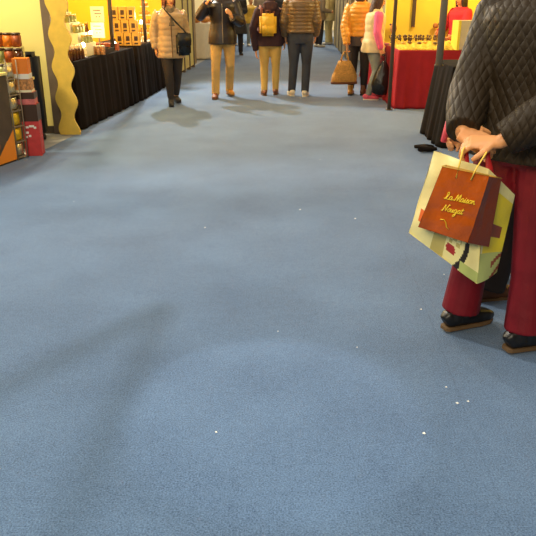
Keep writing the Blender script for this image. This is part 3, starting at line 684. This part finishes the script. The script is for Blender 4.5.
for i in range(10):
    bm = NB(); ball(bm, (0, 0, 0), (.035, .03, .02), 8); o = link('brooch', bm, M['trinket' if i % 3 else 'gold']); x, y = 1.99+.115*i, 10.62+.16*(i % 2); o.location = (x, y, .905); tag(o, ('dark metal' if i % 3 else 'gold')+' brooch lying on the yellow plush', 'jewellery', 'brooches on the yellow plush')
t = thing('display_box', 'frosted white display box with yellow edge standing on the red table', 'box', (3.05, 11.0, .9), math.radians(10))
t.location = (2.86, 10.40, .824)
bm = NB(); box(bm, -.12, .14, 0, .2, 0, .40, bev=.006); link('case', bm, M['clear'], t, False)
bm = NB(); box(bm, -.16, -.121, -.01, .2, 0, .40); link('yellow_side', bm, M['yellow'], t, False)
t = thing('hook_ornament', 'small brown hook ornament on the yellow partition', 'ornament', at(437, 25, 12.55)); 
bm = NB(); tube(bm, [(0, .04, 0), (0, -.02, 0), (.03, -.05, .03), (.05, -.06, -.03)], .014); link('hook', bm, M['brown_board'], t)
bm = NB(); ball(bm, (-.03, -.03, -.01), (.05, .03, .045), 10); link('knob', bm, M['bread'], t)
t = thing('hook_ornament', 'brown ornament on the partition edge beside the pink sleeved woman', 'ornament', at(393, 27, 12.55)+V((0, 0, 0)))
bm = NB(); tube(bm, [(0, .052, 0), (0, -.03, 0), (-.06, -.04, .05)], .016); link('hook', bm, M['brown_board'], t)
bm = NB(); ball(bm, (.0, -.04, -.02), (.06, .04, .09), 10); link('knob', bm, M['bread'], t)

# crumbs of paper on the carpet
for i, (px, py) in enumerate(((74, 202), (205, 228), (355, 219), (444, 275), (465, 290), (421, 310), (357, 348), (446, 388), (457, 404), (320, 160), (468, 402), (424, 434), (278, 332), (216, 433), (300, 210))):
    q = gnd(px, py); bm = NB(); s = .003+.0015*(i % 3)
    vs = [bm.verts.new((s*math.cos(a)*(1+.5*math.sin(a*3+i)), s*math.sin(a), .002+.002*(k % 2))) for k, a in enumerate((0, 1.1, 2.3, 3.4, 4.6, 5.5))]
    r = bmesh.ops.extrude_face_region(bm, geom=[bm.faces.new(vs)])
    for v in r['geom']:
        if isinstance(v, bmesh.types.BMVert): v.co.z += .002
    o = link('paper_scrap', bm, M['scrap'], None, False); o.location = q+V((0, 0, .0005)); tag(o, 'tiny white paper scrap lying on the blue carpet', 'scrap', 'paper scraps on the carpet')
# ------------------------------------------------------------------ people in the aisle
q = gnd(174, 104)
W, Wf, WJ, Wk = person('woman in beige quilted jacket and black trousers walking by the left tables', (q.x, q.y, 0), 163, 1.63,
  [('trousers', 'blacktr', {'ease': .014, 'wide': .012, 'hem': .12}), ('jacket', 'beige_puff', {'hem': .735, 'puff': (.085, .012), 'ease': .034, 'sleeve': .03, 'flare': .015, 'collar': 1, 'zip': 'brown_coat'}), ('scarf', 'scarf'), ('boot', 'darkcoat', {'sole': 'black'}), ('hair', 'hair_red', {'style': 'bob'})],
  dict(ankL=(-.06, -.12, .10), kneeL=(-.08, .0, .48), ankR=(.07, .16, .08), kneeR=(.085, .13, .5), elR=(.26, -.05, 1.13), wrR=(.25, .0, .87), elL=(-.25, -.06, 1.12), wrL=(-.22, .10, .95)), headyaw=-15, slim=1.02)
def person_bag():
    t = thing('shoulder_bag', 'black shoulder bag hanging at the hip of the woman in beige', 'bag', Wf((-.17, .17, .80)), -math.radians(163-10))
    bm = NB(); box(bm, -.11, .11, -.045, .045, -.02, .30, bev=.03); link('body', bm, M['blackbag'], t)
    bm = NB(); box(bm, -.105, .105, .040, .058, .12, .295, bev=.008); link('flap', bm, M['black'], t)
    inv = Matrix.Rotation(math.radians(153), 3, 'Z')
    pts = [Wf(p) for p in ((-.30, .14, 1.02), (-.17, .195, 1.17), (-.04, .215, 1.30), (.08, .175, 1.44), (.115, .06, 1.50), (.09, -.08, 1.46), (-.04, -.19, 1.30), (-.20, -.185, 1.15), (-.29, -.02, 1.02), (-.31, .09, .98))]
    pts = [inv @ (p-t.location) for p in pts]; pts += [pts[0]]
    bm = NB(); loft(bm, pts, [(.012, .006)]*len(pts), (0, 0, 1), 8); link('strap', bm, M['black'], t)
person_bag()
q = gnd(224, 97)
D, Df, DJ, Dk = person('man in dark jacket, beige trousers and tan boots walking with one hand raised', (q.x, q.y, 0), 172, 1.80,
  [('trousers', 'tantr', {'ease': .012, 'wide': .022, 'hem': .06}), ('jacket', 'dark_jkt', {'hem': .81, 'ease': .04, 'sleeve': .034, 'flare': .02, 'collar': 1, 'zip': 'greysteel'}), ('boot', 'tanboot', {'other': 'brownboot'}), ('hair', 'hair_dk'), ('cap', 'black_cloth')],
  dict(ankR=(.14, .14, .08), kneeR=(.125, .10, .5), ankL=(-.10, -.12, .10), kneeL=(-.105, .03, .49), elR=(.34, .06, 1.22), wrR=(.24, .26, 1.40), elL=(-.27, .08, 1.13), wrL=(-.12, .30, 1.20)), hands={'L': dict(d=V((.3, .5, .6)), n=V((.6, -.3, 0)), curl=.6, s=1.1)}, toes=(12, 12), slim=.98)
q = gnd(270, 95)
K, Kf, KJ, Kk = person('woman in dark maroon hooded top and straw trousers walking away', (q.x, q.y, 0), -2, 1.66,
  [('trousers', 'ytan', {'ease': .012, 'wide': .012, 'hem': .05}), ('hoodie', 'maroon', {'hem': .83, 'ease': .028, 'sleeve': .024, 'hood': 1}), ('shoe', 'brownboot'), ('hair', 'hair_dk', {'style': 'bob'})],
  dict(ankL=(-.10, -.04, .08), ankR=(.10, .06, .08), elL=(-.29, -.06, 1.12), wrL=(-.245, .0, .74)), slim=1.08)
t = thing('backpack', 'mustard yellow backpack on the back of the maroon hooded woman', 'backpack', Kf((-.045, -.235, 1.0)), math.radians(2))
bm = NB(); box(bm, -.135, .135, -.07, .07, 0, .34, bev=.045); link('main_bag', bm, M['ypack'], t)
bm = NB(); box(bm, -.10, .10, -.095, -.066, .03, .17, bev=.012); link('front_pocket', bm, M['ypack'], t)
bm = NB(); tube(bm, [(-.03, -.02, .335), (-.03, -.03, .385), (.03, -.03, .385), (.03, -.02, .335)], .009); link('top_handle', bm, M['strap_br'], t)
for s in (-1, 1):
    bm = NB(); loft(bm, [(s*.09, .05, .30), (s*.10, .09, .41), (s*.115, .19, .455), (s*.12, .32, .40), (s*.125, .37, .22), (s*.155, .26, .08), (s*.12, .06, .04)], [(.02, .006)]*7, (1, 0, 0), 8); link('shoulder_strap', bm, M['strap_br'], t)
q = gnd(299.5, 96)
person('man in brown ribbed puffer jacket, dark jeans and white trainers walking away', (q.x, q.y, 0), 2, 1.82,
  [('jeans', 'navy', {'ease': .014, 'wide': .02, 'hem': .07}), ('jacket', 'brown_puff', {'hem': .955, 'puff': (.052, .014), 'ease': .036, 'sleeve': .03, 'flare': .0, 'collar': 1}), ('shoe', 'shoe_white', {'sole': 'white_sole'}), ('hair', 'hair_dk')],
  dict(ankL=(-.125, .03, .08), ankR=(.085, -.04, .08), elL=(-.25, -.04, 1.13), wrL=(-.235, .08, .90), elR=(.245, -.04, 1.13), wrR=(.23, .08, .90)), toes=(14, 10), slim=1.06, vox=.009)
q = gnd(357, 95)
O, Of, OJ, Ok = person('person in orange puffer jacket and dark trousers carrying a tan woven bag', (q.x, q.y, 0), 25, 1.72,
  [('trousers', 'blacktr', {'ease': .016, 'wide': .012, 'hem': .10}), ('sweater', 'darkgrey', {'hem': .80, 'ease': .015, 'sleeve': .006, 'cuff': .5}), ('jacket', 'orange_puff', {'hem': .95, 'puff': (.07, .014), 'ease': .034, 'sleeve': .032, 'flare': 0, 'collar': 1}), ('boot', 'goldboot', {'other': 'brownboot', 'sole': 'black'}), ('hair', 'hair_br', {'style': 'bob'})],
  dict(ankL=(-.10, -.06, .08), ankR=(.10, .04, .08), elL=(-.22, -.12, 1.10), wrL=(-.14, -.22, .82), elR=(.27, -.05, 1.12), wrR=(.19, -.18, .95)), slim=.92, hands={'L': dict(d=V((0, 0, -1)), curl=1.1), 'R': dict(d=V((-.5, .1, -.3)), n=V((0, .8, 0)), curl=.3)})
# tan woven bag
hL = Of(OJ['wrL']/Ok) if False else O.location + Matrix.Rotation(-math.radians(25), 3, 'Z') @ OJ['wrL']
t = thing('tote_bag', 'tan woven tote bag held by the person in orange jacket', 'bag', (hL.x-.03, hL.y-.03, hL.z-.60), math.radians(8))
bm = NB(); loft(bm, [(0, 0, 0), (0, 0, .02), (0, 0, .12), (0, 0, .25), (0, 0, .36)], [(.18, .07), (.215, .085), (.21, .085), (.155, .06), (.10, .035)], n=24, power=3)
for v in bm.verts: v.co.x += .012*math.sin(v.co.z*40+v.co.x*20)
link('woven_body', bm, M['burlap'], t)
bm = NB(); loft(bm, [(0, 0, -.002), (0, 0, .035)], [(.217, .088), (.220, .09)], n=24, power=3); link('base_trim', bm, M['burlap_dk'], t)
for y in (-.025, .025): bm = NB(); tube(bm, [(-.065, y, .345), (-.05, y, .42), (-.012, y*.5, .505), (.012, y*.5, .505), (.05, y, .42), (.065, y, .345)], .008); link('handle', bm, M['burlap'], t)
q = gnd(370, 99)
Pk, Pf, PJ, Pkk = person('woman in cream vest with pink sleeves, grey jeans and pink trainers at red table', (q.x, q.y, 0), 84, 1.60,
  [('jeans', 'grey_jean', {'ease': .014, 'wide': .012, 'hem': .08}), ('sweater', 'pinkknit', {'hem': .86, 'ease': .012, 'sleeve': .020}), ('vest', 'vest', {'hem': .79, 'puff': (.11, .010), 'ease': .045, 'flare': .03, 'collar': 1}), ('shoe', 'shoe_pink', {'sole': 'white_sole'}), ('hair', 'hair_br', {'style': 'long'})],
  dict(ankL=(-.10, .12, .08), kneeL=(-.10, .10, .49), ankR=(.09, -.06, .08), kneeR=(.10, .06, .49), elR=(.25, .0, 1.12), wrR=(.25, .08, .85), elL=(-.25, .02, 1.13), wrL=(-.2, .16, .95)), hands={'R': dict(curl=1.0)}, slim=.96, headpitch=-12, lean=.06)
hR = Pk.location + Matrix.Rotation(-math.radians(84), 3, 'Z') @ PJ['wrR']
t = thing('carrier_bag', 'black shiny plastic carrier bag held by the woman with pink sleeves', 'bag', (hR.x+.03, hR.y-.11, hR.z-.66), math.radians(5))
bm = NB(); loft(bm, [(0, 0, 0), (0, 0, .03), (0, 0, .15), (.005, 0, .30), (.01, 0, .42), (.012, 0, .50)], [(.09, .07), (.15, .10), (.165, .11), (.13, .085), (.075, .05), (.035, .03)], n=22)
rnd = random.Random(5)
for v in bm.verts: v.co += V((rnd.uniform(-1, 1), rnd.uniform(-1, 1), rnd.uniform(-.5, .5)))*.011
link('sack', bm, M['blackbag'], t)
for s in (-1, 1): bm = NB(); tube(bm, [(.012+s*.02, .01, .48), (.012+s*.035, .06, .54), (.012+s*.012, .085, .585), (.012, .09, .59)], .009); link('handle', bm, M['blackbag'], t)
# vendor
person('seller in red jumper behind the red table', (3.22, 12.28, 0), 245, 1.62, [('trousers', 'blacktr', {}), ('sweater', 'red_knit', {'hem': .80, 'ease': .03, 'sleeve': .026}), ('shoe', 'shoe_black'), ('hair', 'hair_dk', {'style': 'long'})], dict(elR=(.27, .12, 1.12), wrR=(.18, .33, 1.05), elL=(-.27, .1, 1.12), wrL=(-.2, .3, 1.0)), slim=1.1)
# far crowd
far = 'visitors at the far end'
def fp(px, py, hd_, H, label, wear, pose=None, **kw):
    q = gnd(px, py); return person(label, (q.x, q.y, 0), hd_, H, wear, pose, vox=.018, cvox=.016, group=far, **kw)
fp(237, 55, 175, 1.75, 'person in long dark brown coat behind the man in dark jacket', [('trousers', 'blacktr', {}), ('coat', 'darkcoat', {'hem': .55, 'ease': .045, 'sleeve': .03, 'flare': .05}), ('boot', 'shoe_black'), ('hair', 'hair_dk')], dict(wrL=(-.1, .25, 1.15)))
fp(238, 45, 150, 1.68, 'person in brown coat and tan trousers standing far left', [('trousers', 'tantr', {}), ('coat', 'brown_coat', {'hem': .78, 'ease': .04}), ('shoe', 'shoe_white'), ('hair', 'hair_br')])
fp(251, 46, 150, 1.45, 'person in yellow jacket and grey jeans facing the left stalls', [('jeans', 'grey_jean', {}), ('jacket', 'yellow_jkt', {'hem': .82, 'ease': .035, 'puff': (.08, .01)}), ('shoe', 'shoe_white'), ('hair', 'hair_dk')], dict(wrL=(-.15, .3, 1.0), elL=(-.25, .08, 1.1)))
fp(318.5, 47, 60, 1.72, 'person in greige jacket and black trousers far right', [('trousers', 'blacktr', {}), ('jacket', 'greige', {'hem': .80, 'ease': .035}), ('shoe', 'shoe_white'), ('hair', 'hair_br')], dict(wrR=(.2, .3, 1.05)))
fp(328.5, 44.5, -60, 1.74, 'person in beige coat and pale trousers beside the far fence', [('trousers', 'beige_coat', {'wide': .05}), ('coat', 'beige_coat', {'hem': .74, 'ease': .04}), ('shoe', 'shoe_white'), ('hair', 'hair_br', {'style': 'bob'})])
fp(283, 42, 5, 1.70, 'person in dark coat far down the aisle between the walking couple', [('trousers', 'blacktr', {}), ('coat', 'darkcoat', {'hem': .7}), ('shoe', 'shoe_black'), ('hair', 'hair_dk')])
fp(261, 40, 20, 1.7, 'person in grey coat far down the aisle beside the yellow jacket', [('jeans', 'navy', {}), ('coat', 'greige', {'hem': .75, 'ease': .035}), ('shoe', 'shoe_black'), ('hair', 'hair_dk')])
fp(308, 40, 170, 1.72, 'person in brown coat coming forward at the far end', [('trousers', 'blacktr', {}), ('coat', 'brown_coat', {'hem': .7, 'ease': .035}), ('shoe', 'shoe_black'), ('hair', 'hair_br')])
fp(225, 41, 190, 1.66, 'person in red jumper at the far left stalls', [('trousers', 'navy', {}), ('sweater', 'red_knit', {'hem': .8, 'ease': .03}), ('shoe', 'shoe_white'), ('hair', 'hair_dk')])
fp(213, 50, 120, 1.68, 'person in brown coat bending over the far white table', [('trousers', 'beige_coat', {}), ('jacket', 'brown_coat', {'hem': .8}), ('shoe', 'brownboot'), ('hair', 'hair_br')], dict(wrL=(-.15, .35, 1.0)))

# ------------------------------------------------------------------ foreground visitor seen from behind, hands joined on the bags
FC, FH, FS = V((1.17, 3.07, 0)), 52, 1.93
def w(p): return tuple(to_local(p, FC, FH, FS))
wL, wR = at(462, 134, 2.86), at(500, 142, 2.74)
feetL, feetR = V((.975, 3.17, .10)), V((1.22, 2.94, .10))
pose = dict(shL=(-.20, -.01, 1.39), shR=(.20, -.01, 1.39), elL=w(at(470, 92, 3.10)), wrL=w(wL), elR=w(at(560, 108, 2.70)), wrR=w(wR), ankL=w(feetL), kneeL=tuple(V(w((1.01, 3.15, .53)))), ankR=w(feetR), kneeR=tuple(V(w((1.21, 2.97, .53)))))
Rl = Matrix.Rotation(math.radians(FH), 3, 'Z')
dl = lambda v: Rl @ V(v)
F, Ff, FJ, Fk = person('person in dark quilted jacket and burgundy trousers holding two bags behind the back', FC, FH, FS,
  [('trousers', 'burg', {'ease': .022, 'wide': .046, 'hem': .09}), ('jacket', 'quilt', {'hem': .84, 'ease': .06, 'sleeve': .038, 'flare': .035, 'cuff': .93, 'collar': 1}), ('shoe', 'shoe_black', {'sole': 'rubber'}), ('hair', 'hair_dk')],
  pose, vox=.0052, cvox=.0075, hands={'L': dict(d=dl((.75, -.25, -.32)), n=dl((.15, .75, -.55)), thumb=1, curl=.75, s=1.12), 'R': dict(d=dl((-.85, .25, -.05)), n=dl((-.15, .35, -.9)), thumb=1, curl=.8, s=1.12)}, toes=(-14, 20), slim=1.04)
# second visitor beyond, mostly hidden
SC = V((1.42, 3.72, 0))
def w2(p): return tuple(to_local(p, SC, 70, 1.72))
ph = at(450, 137, 3.40)
person('person in dark coat and brown shoes standing beyond the quilted jacket', SC, 70, 1.72,
  [('trousers', 'blacktr', {'ease': .03, 'wide': .05}), ('coat', 'darkcoat', {'hem': .72, 'ease': .04, 'sleeve': .03}), ('shoe', 'shoe_brown'), ('hair', 'hair_br')],
  dict(ankL=w2((1.24, 3.86, .08)), kneeL=w2((1.30, 3.80, .5)), ankR=w2((1.23, 3.53, .08)), kneeR=w2((1.33, 3.56, .5)), elL=w2((1.12, 3.72, 1.12)), wrL=w2(ph+V((.075, .03, .02)))), vox=.008,
  hands={'L': dict(d=Matrix.Rotation(math.radians(70), 3, 'Z') @ V((-.7, -.2, -.35)), curl=.9)}, toes=(5, 5))
t = thing('phone_case', 'pink phone case in the hand beyond the quilted sleeve', 'phone', at(447, 126, 3.37)+V((0, 0, -.02)), math.radians(20)); t.rotation_euler = (0, math.radians(12), math.radians(20))
bm = NB(); box(bm, -.018, .018, -.006, .006, -.06, .06, bev=.004); link('case', bm, M['pinkcase'], t)
bm = NB(); box(bm, -.014, .014, .0061, .008, -.05, .05); link('screen', bm, M['black'], t, False)

# ------------------------------------------------------------------ the two bags in the hands
def grid_sheet(bm, c00, c10, c11, c01, fn=None, n=26, matf=None):
    """patch: c00 top left, c10 top right, c11 bottom right, c01 bottom left"""
    g = []
    for j in range(n+1):
        row = []
        for i in range(n+1):
            u, v = i/n, j/n
            p = c00*(1-u)*(1-v)+c10*u*(1-v)+c11*u*v+c01*(1-u)*v
            if fn: p = p+fn(u, v)
            row.append(bm.verts.new(p))
        g.append(row)
    for j in range(n):
        for i in range(n):
            f = bm.faces.new((g[j][i], g[j+1][i], g[j+1][i+1], g[j][i+1]))
            if matf: f.material_index = matf((i+.5)/n, (j+.5)/n)
YB = 2.70
org = at(462, 160, YB)
t = thing('plastic_bag', 'cream and yellow printed plastic bag hanging behind the brown paper bag', 'bag', org)
P = lambda x, y, Y: at(x, y, Y)-org
c = dict(a=P(434, 151, YB+.02), b=P(489, 169, YB), c=P(477, 284, YB), d=P(409, 233, YB+.02), e=P(515, 195, YB+.10), f=P(497, 272, YB+.12), a2=P(440, 152, YB+.10), d2=P(416, 234, YB+.13))
wr = lambda u, v: V((0, -1, 0))*(.012*math.sin(u*9+v*4)*math.sin(v*7-u*3)+.02*math.sin(PI*u)*math.sin(PI*v))
def pf(u, v):
    if v > .9 and u > .72: return 2
    if .66 < v < .80 and u < .24 and u > .06: return 5
    if v > .72 and .30 < u < .48: return 6
    if v > .70 and abs(u-(.80-.55*(v-.7)+.15*math.sin(v*9)*.3)) < .035: return 4
    if .82 < v < .90 and .50 < u < .64 and abs(u-.57) < .07-.5*abs(v-.86): return 7
    if .60 < v < .80 and .52 < u < .70: return 6 if math.sin(u*60)*math.sin(v*50) > 0 else 0
    return 0
def ps(u, v):
    if v > .72: return 2 if u < .55 else (3 if math.sin(v*40+u*9) > .4 else 2)
    if .44 < v < .56 and .35 < u < .8: return 3
    if v > .12 and u > .1: return 1
    return 0
bm = NB()
grid_sheet(bm, c['a'], c['b'], c['c'], c['d'], wr, 70, pf)
grid_sheet(bm, c['b'], c['e'], c['f'], c['c'], lambda u, v: V((0, -1, 0))*.012*math.sin(PI*u)*math.sin(v*8), 44, ps)
grid_sheet(bm, c['e'], c['a2'], c['d2'], c['f'], None, 16)
grid_sheet(bm, c['a2'], c['a'], c['d'], c['d2'], None, 10)
grid_sheet(bm, c['d'], c['c'], c['f'], c['d2'], None, 10)
bmesh.ops.remove_doubles(bm, verts=bm.verts[:], dist=.0008); bmesh.ops.recalc_face_normals(bm, faces=bm.faces[:])
o = link('printed_sack', bm, [M[x] for x in ('plas', 'plas_y', 'plas_g', 'plas_r', 'plas_k', 'plas_o', 'plas_t', 'plas_rr')], t)
hA, hB = at(466, 146, 2.80)-org, at(487, 150, 2.74)-org
for nm, hp_, base, sp in (('red_handle', hA, P(467, 172, YB+.03), .012), ('red_handle', hB, P(490, 174, YB+.02), .016)):
    bm = NB(); loft(bm, [hp_+V((0, 0, .02)), hp_.lerp(base, .35), hp_.lerp(base, .75), base], [(.006, .004), (.010, .005), (sp, .005), (sp*1.1, .005)], (1, 0, 0), 10); link('handle', bm, M['redstrap'], t)
# brown paper bag
YP = 2.63
org2 = at(462, 172, YP)
t = thing('paper_bag', 'glossy brown paper bag with gold script lettering held by yellow cords', 'bag', org2)
Q = lambda x, y, Y: at(x, y, Y)-org2
f = dict(tl=Q(442, 167, YP), tr=Q(489, 176.5, YP), br=Q(468, 243, YP-.02), bl=Q(418, 227, YP-.02), str_=Q(501.5, 179, YP+.055), sbr=Q(489, 247, YP+.05), btl=Q(446, 166, YP+.06), bbl=Q(424, 226, YP+.05))
crease = lambda u, v: V((0, -1, 0))*(.004*math.sin(u*7+v*3)+.003*math.sin(v*16+u*2)*(v > .6))
bm = NB(); grid_sheet(bm, f['tl'], f['tr'], f['br'], f['bl'], crease, 24); link('front_panel', bm, M['glossbrown'], t)
bm = NB()
mid_t = (f['tr']+f['str_'])/2+V((-.004, .0, 0)); mid_b = (f['br']+f['sbr'])/2
grid_sheet(bm, f['tr'], mid_t, mid_b, f['br'], lambda u, v: V((-.010*math.sin(PI*min(1, v*1.2))*u, 0, 0)), 14); grid_sheet(bm, mid_t, f['str_'], f['sbr'], mid_b, lambda u, v: V((-.010*math.sin(PI*min(1, v*1.2))*(1-u), 0, 0)), 14)
link('side_gusset', bm, [M['glossdark']], t)
bm = NB(); grid_sheet(bm, f['str_'], f['btl'], f['bbl'], f['sbr'], None, 10); link('back_panel', bm, M['glossbrown'], t)
bm = NB(); grid_sheet(bm, f['btl'], f['tl'], f['bl'], f['bbl'], None, 8); grid_sheet(bm, f['bl'], f['br'], f['sbr'], f['bbl'], None, 8); link('base', bm, M['glossdark'], t)
bm = NB(); up = V((0, 0, .003))
for a_, b_ in (('tl', 'tr'), ('tr', 'str_'), ('str_', 'btl'), ('btl', 'tl')): tube(bm, [f[a_]+up, f[b_]+up], .0022, 6)
link('rim', bm, M['gold'], t)
bm = NB()
tube(bm, [Q(456, 178, YP-.006), Q(459, 166, YP-.004), Q(463, 150, YP+.06), hA+org-org2+V((0, 0, .0))], .0036, 8); tube(bm, [Q(471, 180, YP-.006), Q(476, 169, YP-.004), Q(486, 153, YP+.05), hB+org-org2], .0036, 8)
link('cord_handle', bm, M['cord'], t)
# gold script, written as strokes on the front panel
G = {
 'L': ([[(.0, .12), (.15, .02), (.3, .12), (.5, .75), (.45, 1.0), (.28, .9), (.3, .5), (.22, .12), (.05, .0), (.3, .06), (.62, .0), (.75, .12)]], .72),
 'a': ([[(.42, .42), (.25, .5), (.08, .3), (.1, .05), (.28, .02), (.42, .4), (.40, .08), (.5, .0), (.6, .12)]], .55),
 'M': ([[(-.1, .15), (.0, .0), (.12, .2), (.3, .95), (.38, .1), (.42, .1), (.7, .98), (.72, .12), (.8, .0), (.95, .15)]], .9),
 'i': ([[(.0, .12), (.14, .46), (.12, .08), (.22, .0), (.32, .12)], [(.19, .62), (.21, .68)]], .3),
 's': ([[(.0, .1), (.2, .5), (.3, .25), (.2, .0), (.05, .06), (.2, .02), (.42, .12)]], .38),
 'o': ([[(.25, .48), (.06, .3), (.12, .02), (.32, .06), (.38, .34), (.22, .48), (.5, .4)]], .48),
 'n': ([[(.0, .42), (.08, .46), (.06, .0), (.12, .3), (.3, .48), (.33, .1), (.42, .0), (.52, .12)]], .5),
 'N': ([[(-.15, .1), (.0, .0), (.12, .3), (.25, .95), (.34, .6), (.5, .05), (.62, .6), (.78, 1.02), (.92, .92)]], .8),
 'u': ([[(.0, .4), (.08, .46), (.06, .1), (.2, .0), (.36, .46), (.34, .1), (.44, .0), (.54, .12)]], .52),
 'g': ([[(.42, .42), (.22, .5), (.06, .28), (.14, .02), (.34, .1), (.42, .45), (.36, -.35), (.16, -.58), (.05, -.4), (.3, -.12), (.6, .12)]], .55),
 't': ([[(.2, .85), (.12, .2), (.2, .0), (.36, .14)], [(.02, .56), (.4, .6)]], .4), ' ': ([], .3)}
def writing(text, u0, v0, cap, bm, r):
    ux = (f['tr']-f['tl']).normalized(); vy = (f['tl']-f['bl']).normalized(); nn = ux.cross(vy).normalized()
    if nn.y > 0: nn = -nn
    o0 = f['tl']+(f['tr']-f['tl'])*u0+(f['bl']-f['tl'])*v0; x = 0
    for ch in text:
        st2, adv = G[ch]
        for s in st2:
            pts = [o0+ux*(cap*(x+a+.0*b))+vy*(cap*b)+nn*.009 for a, b in s]
            q = []
            for i in range(len(pts)-1):
                p0, p1, p2, p3 = pts[max(0, i-1)], pts[i], pts[i+1], pts[min(len(pts)-1, i+2)]
                for k_ in range(4):
                    h = k_/4; q.append(.5*((2*p1)+(p2-p0)*h+(2*p0-5*p1+4*p2-p3)*h*h+(3*p1-p0-3*p2+p3)*h**3))
            q.append(pts[-1]); tube(bm, q, r, 6)
        x += adv*.95
bm = NB(); writing('La Maison', .27, .47, .028, bm, .0019); writing('Nougat', .33, .66, .027, bm, .0019); ux_, vx_ = f['tr']-f['tl'], f['bl']-f['tl']
tube(bm, [f['tl']+ux_*a+vx_*b+V((0, -.011, 0)) for a, b in ((.36, .80), (.44, .79), (.50, .83), (.55, .90), (.61, .93))], .0016, 6); link('lettering', bm, M['goldink'], t)

# ------------------------------------------------------------------ light
def area(loc, rot, sx, sy, power, col):
    li = bpy.data.lights.new('hall_light', 'AREA'); li.shape = 'RECTANGLE'; li.size = sx; li.size_y = sy; li.energy = power; li.color = col
    o = bpy.data.objects.new('hall_light', li); C.objects.link(o); o.location = loc; o.rotation_euler = rot
def spot(loc, to, power, col, r=.08, ang=100, blend=.5):
    li = bpy.data.lights.new('spot_light', 'SPOT'); li.energy = power; li.color = col; li.shadow_soft_size = r; li.spot_size = math.radians(ang); li.spot_blend = blend
    o = bpy.data.objects.new('spot_light', li); C.objects.link(o); o.location = loc
    o.rotation_euler = (V(to)-V(loc)).to_track_quat('-Z', 'Y').to_euler()
def point(loc, power, col, r=.15):
    li = bpy.data.lights.new('booth_light', 'POINT'); li.energy = power; li.color = col; li.shadow_soft_size = r
    o = bpy.data.objects.new('booth_light', li); C.objects.link(o); o.location = loc
WARM, NEUT = (1, .72, .32), (1, .92, .80)
area((0, 1.5, 6.5), (0, 0, 0), 5, 4, 270, NEUT)
area((0, 12, 6.5), (0, 0, 0), 6, 8, 160, (1, .88, .70))
area((0, 24, 6.0), (0, 0, 0), 5, 8, 480, (1, .9, .75))
area((-1.8, -2.2, 3.6), (math.radians(58), 0, math.radians(-28)), 2.5, 1.5, 270, (1, .86, .62))
spot((-2.1, 13.6, 4.0), (.1, 8.0, 0), 1350, (1, .92, .78), .06, 115)
spot((-3.2, 6.6, 5.0), (.6, 2.4, .2), 900, (1, .94, .84), .03, 90)
spot((-.4, 4.6, 6.0), (.02, 2.42, 0), 420, (1, .95, .88), .05, 11.5, .22)
point((-3.1, 10.0, 2.9), 230, WARM); point((-2.9, 12.2, 2.9), 210, WARM)
point((-3.7, 7.2, 3.0), 330, (1, .84, .5)); point((3.4, 10.9, 3.1), 260, WARM)
point((-2.2, 15.5, 3.2), 70, WARM); point((2.4, 8.6, 3.2), 60, WARM)
point((.3, 28, 3.6), 1100, (1, .86, .6), .4); point((2.6, 18.5, 3), 90, WARM)
# unseen bars added above the stands to cast the streaks on the carpet
def frame(label, pts, posts, r):
    t = thing('shadow_bars', label, 'frame', (0, 0, 0), 0)
    for p_, q_ in zip(pts, pts[1:]): bm = NB(); loft(bm, [p_, q_], [r, r], (0, 0, 1), 10, power=3); link('crossbar', bm, M['steel'], t)
    for p_ in posts: bm = NB(); loft(bm, [(p_[0], p_[1], 0), p_], [r, r], (1, 0, 0), 10, power=3); link('post', bm, M['steel'], t)
frame('unseen overhead bars added near the first left stand to shade the carpet', [(-2.62, 2.9, 3.6), (-2.46, 5.72, 3.6), (-3.6, 4.05, 3.6)], [(-2.62, 2.9, 3.6), (-3.6, 4.05, 3.6)], .014)
frame('unseen overhead bar added over the orange stand to shade the carpet', [(-3.55, 11.45, 3.0), (-1.2, 11.6, 3.0)], [(-3.55, 11.45, 3.0)], .05)
wd = bpy.data.worlds.new('hall_air'); S.world = wd; wd.use_nodes = True
wd.node_tree.nodes['Background'].inputs[0].default_value = (1, .9, .76, 1); wd.node_tree.nodes['Background'].inputs[1].default_value = .06
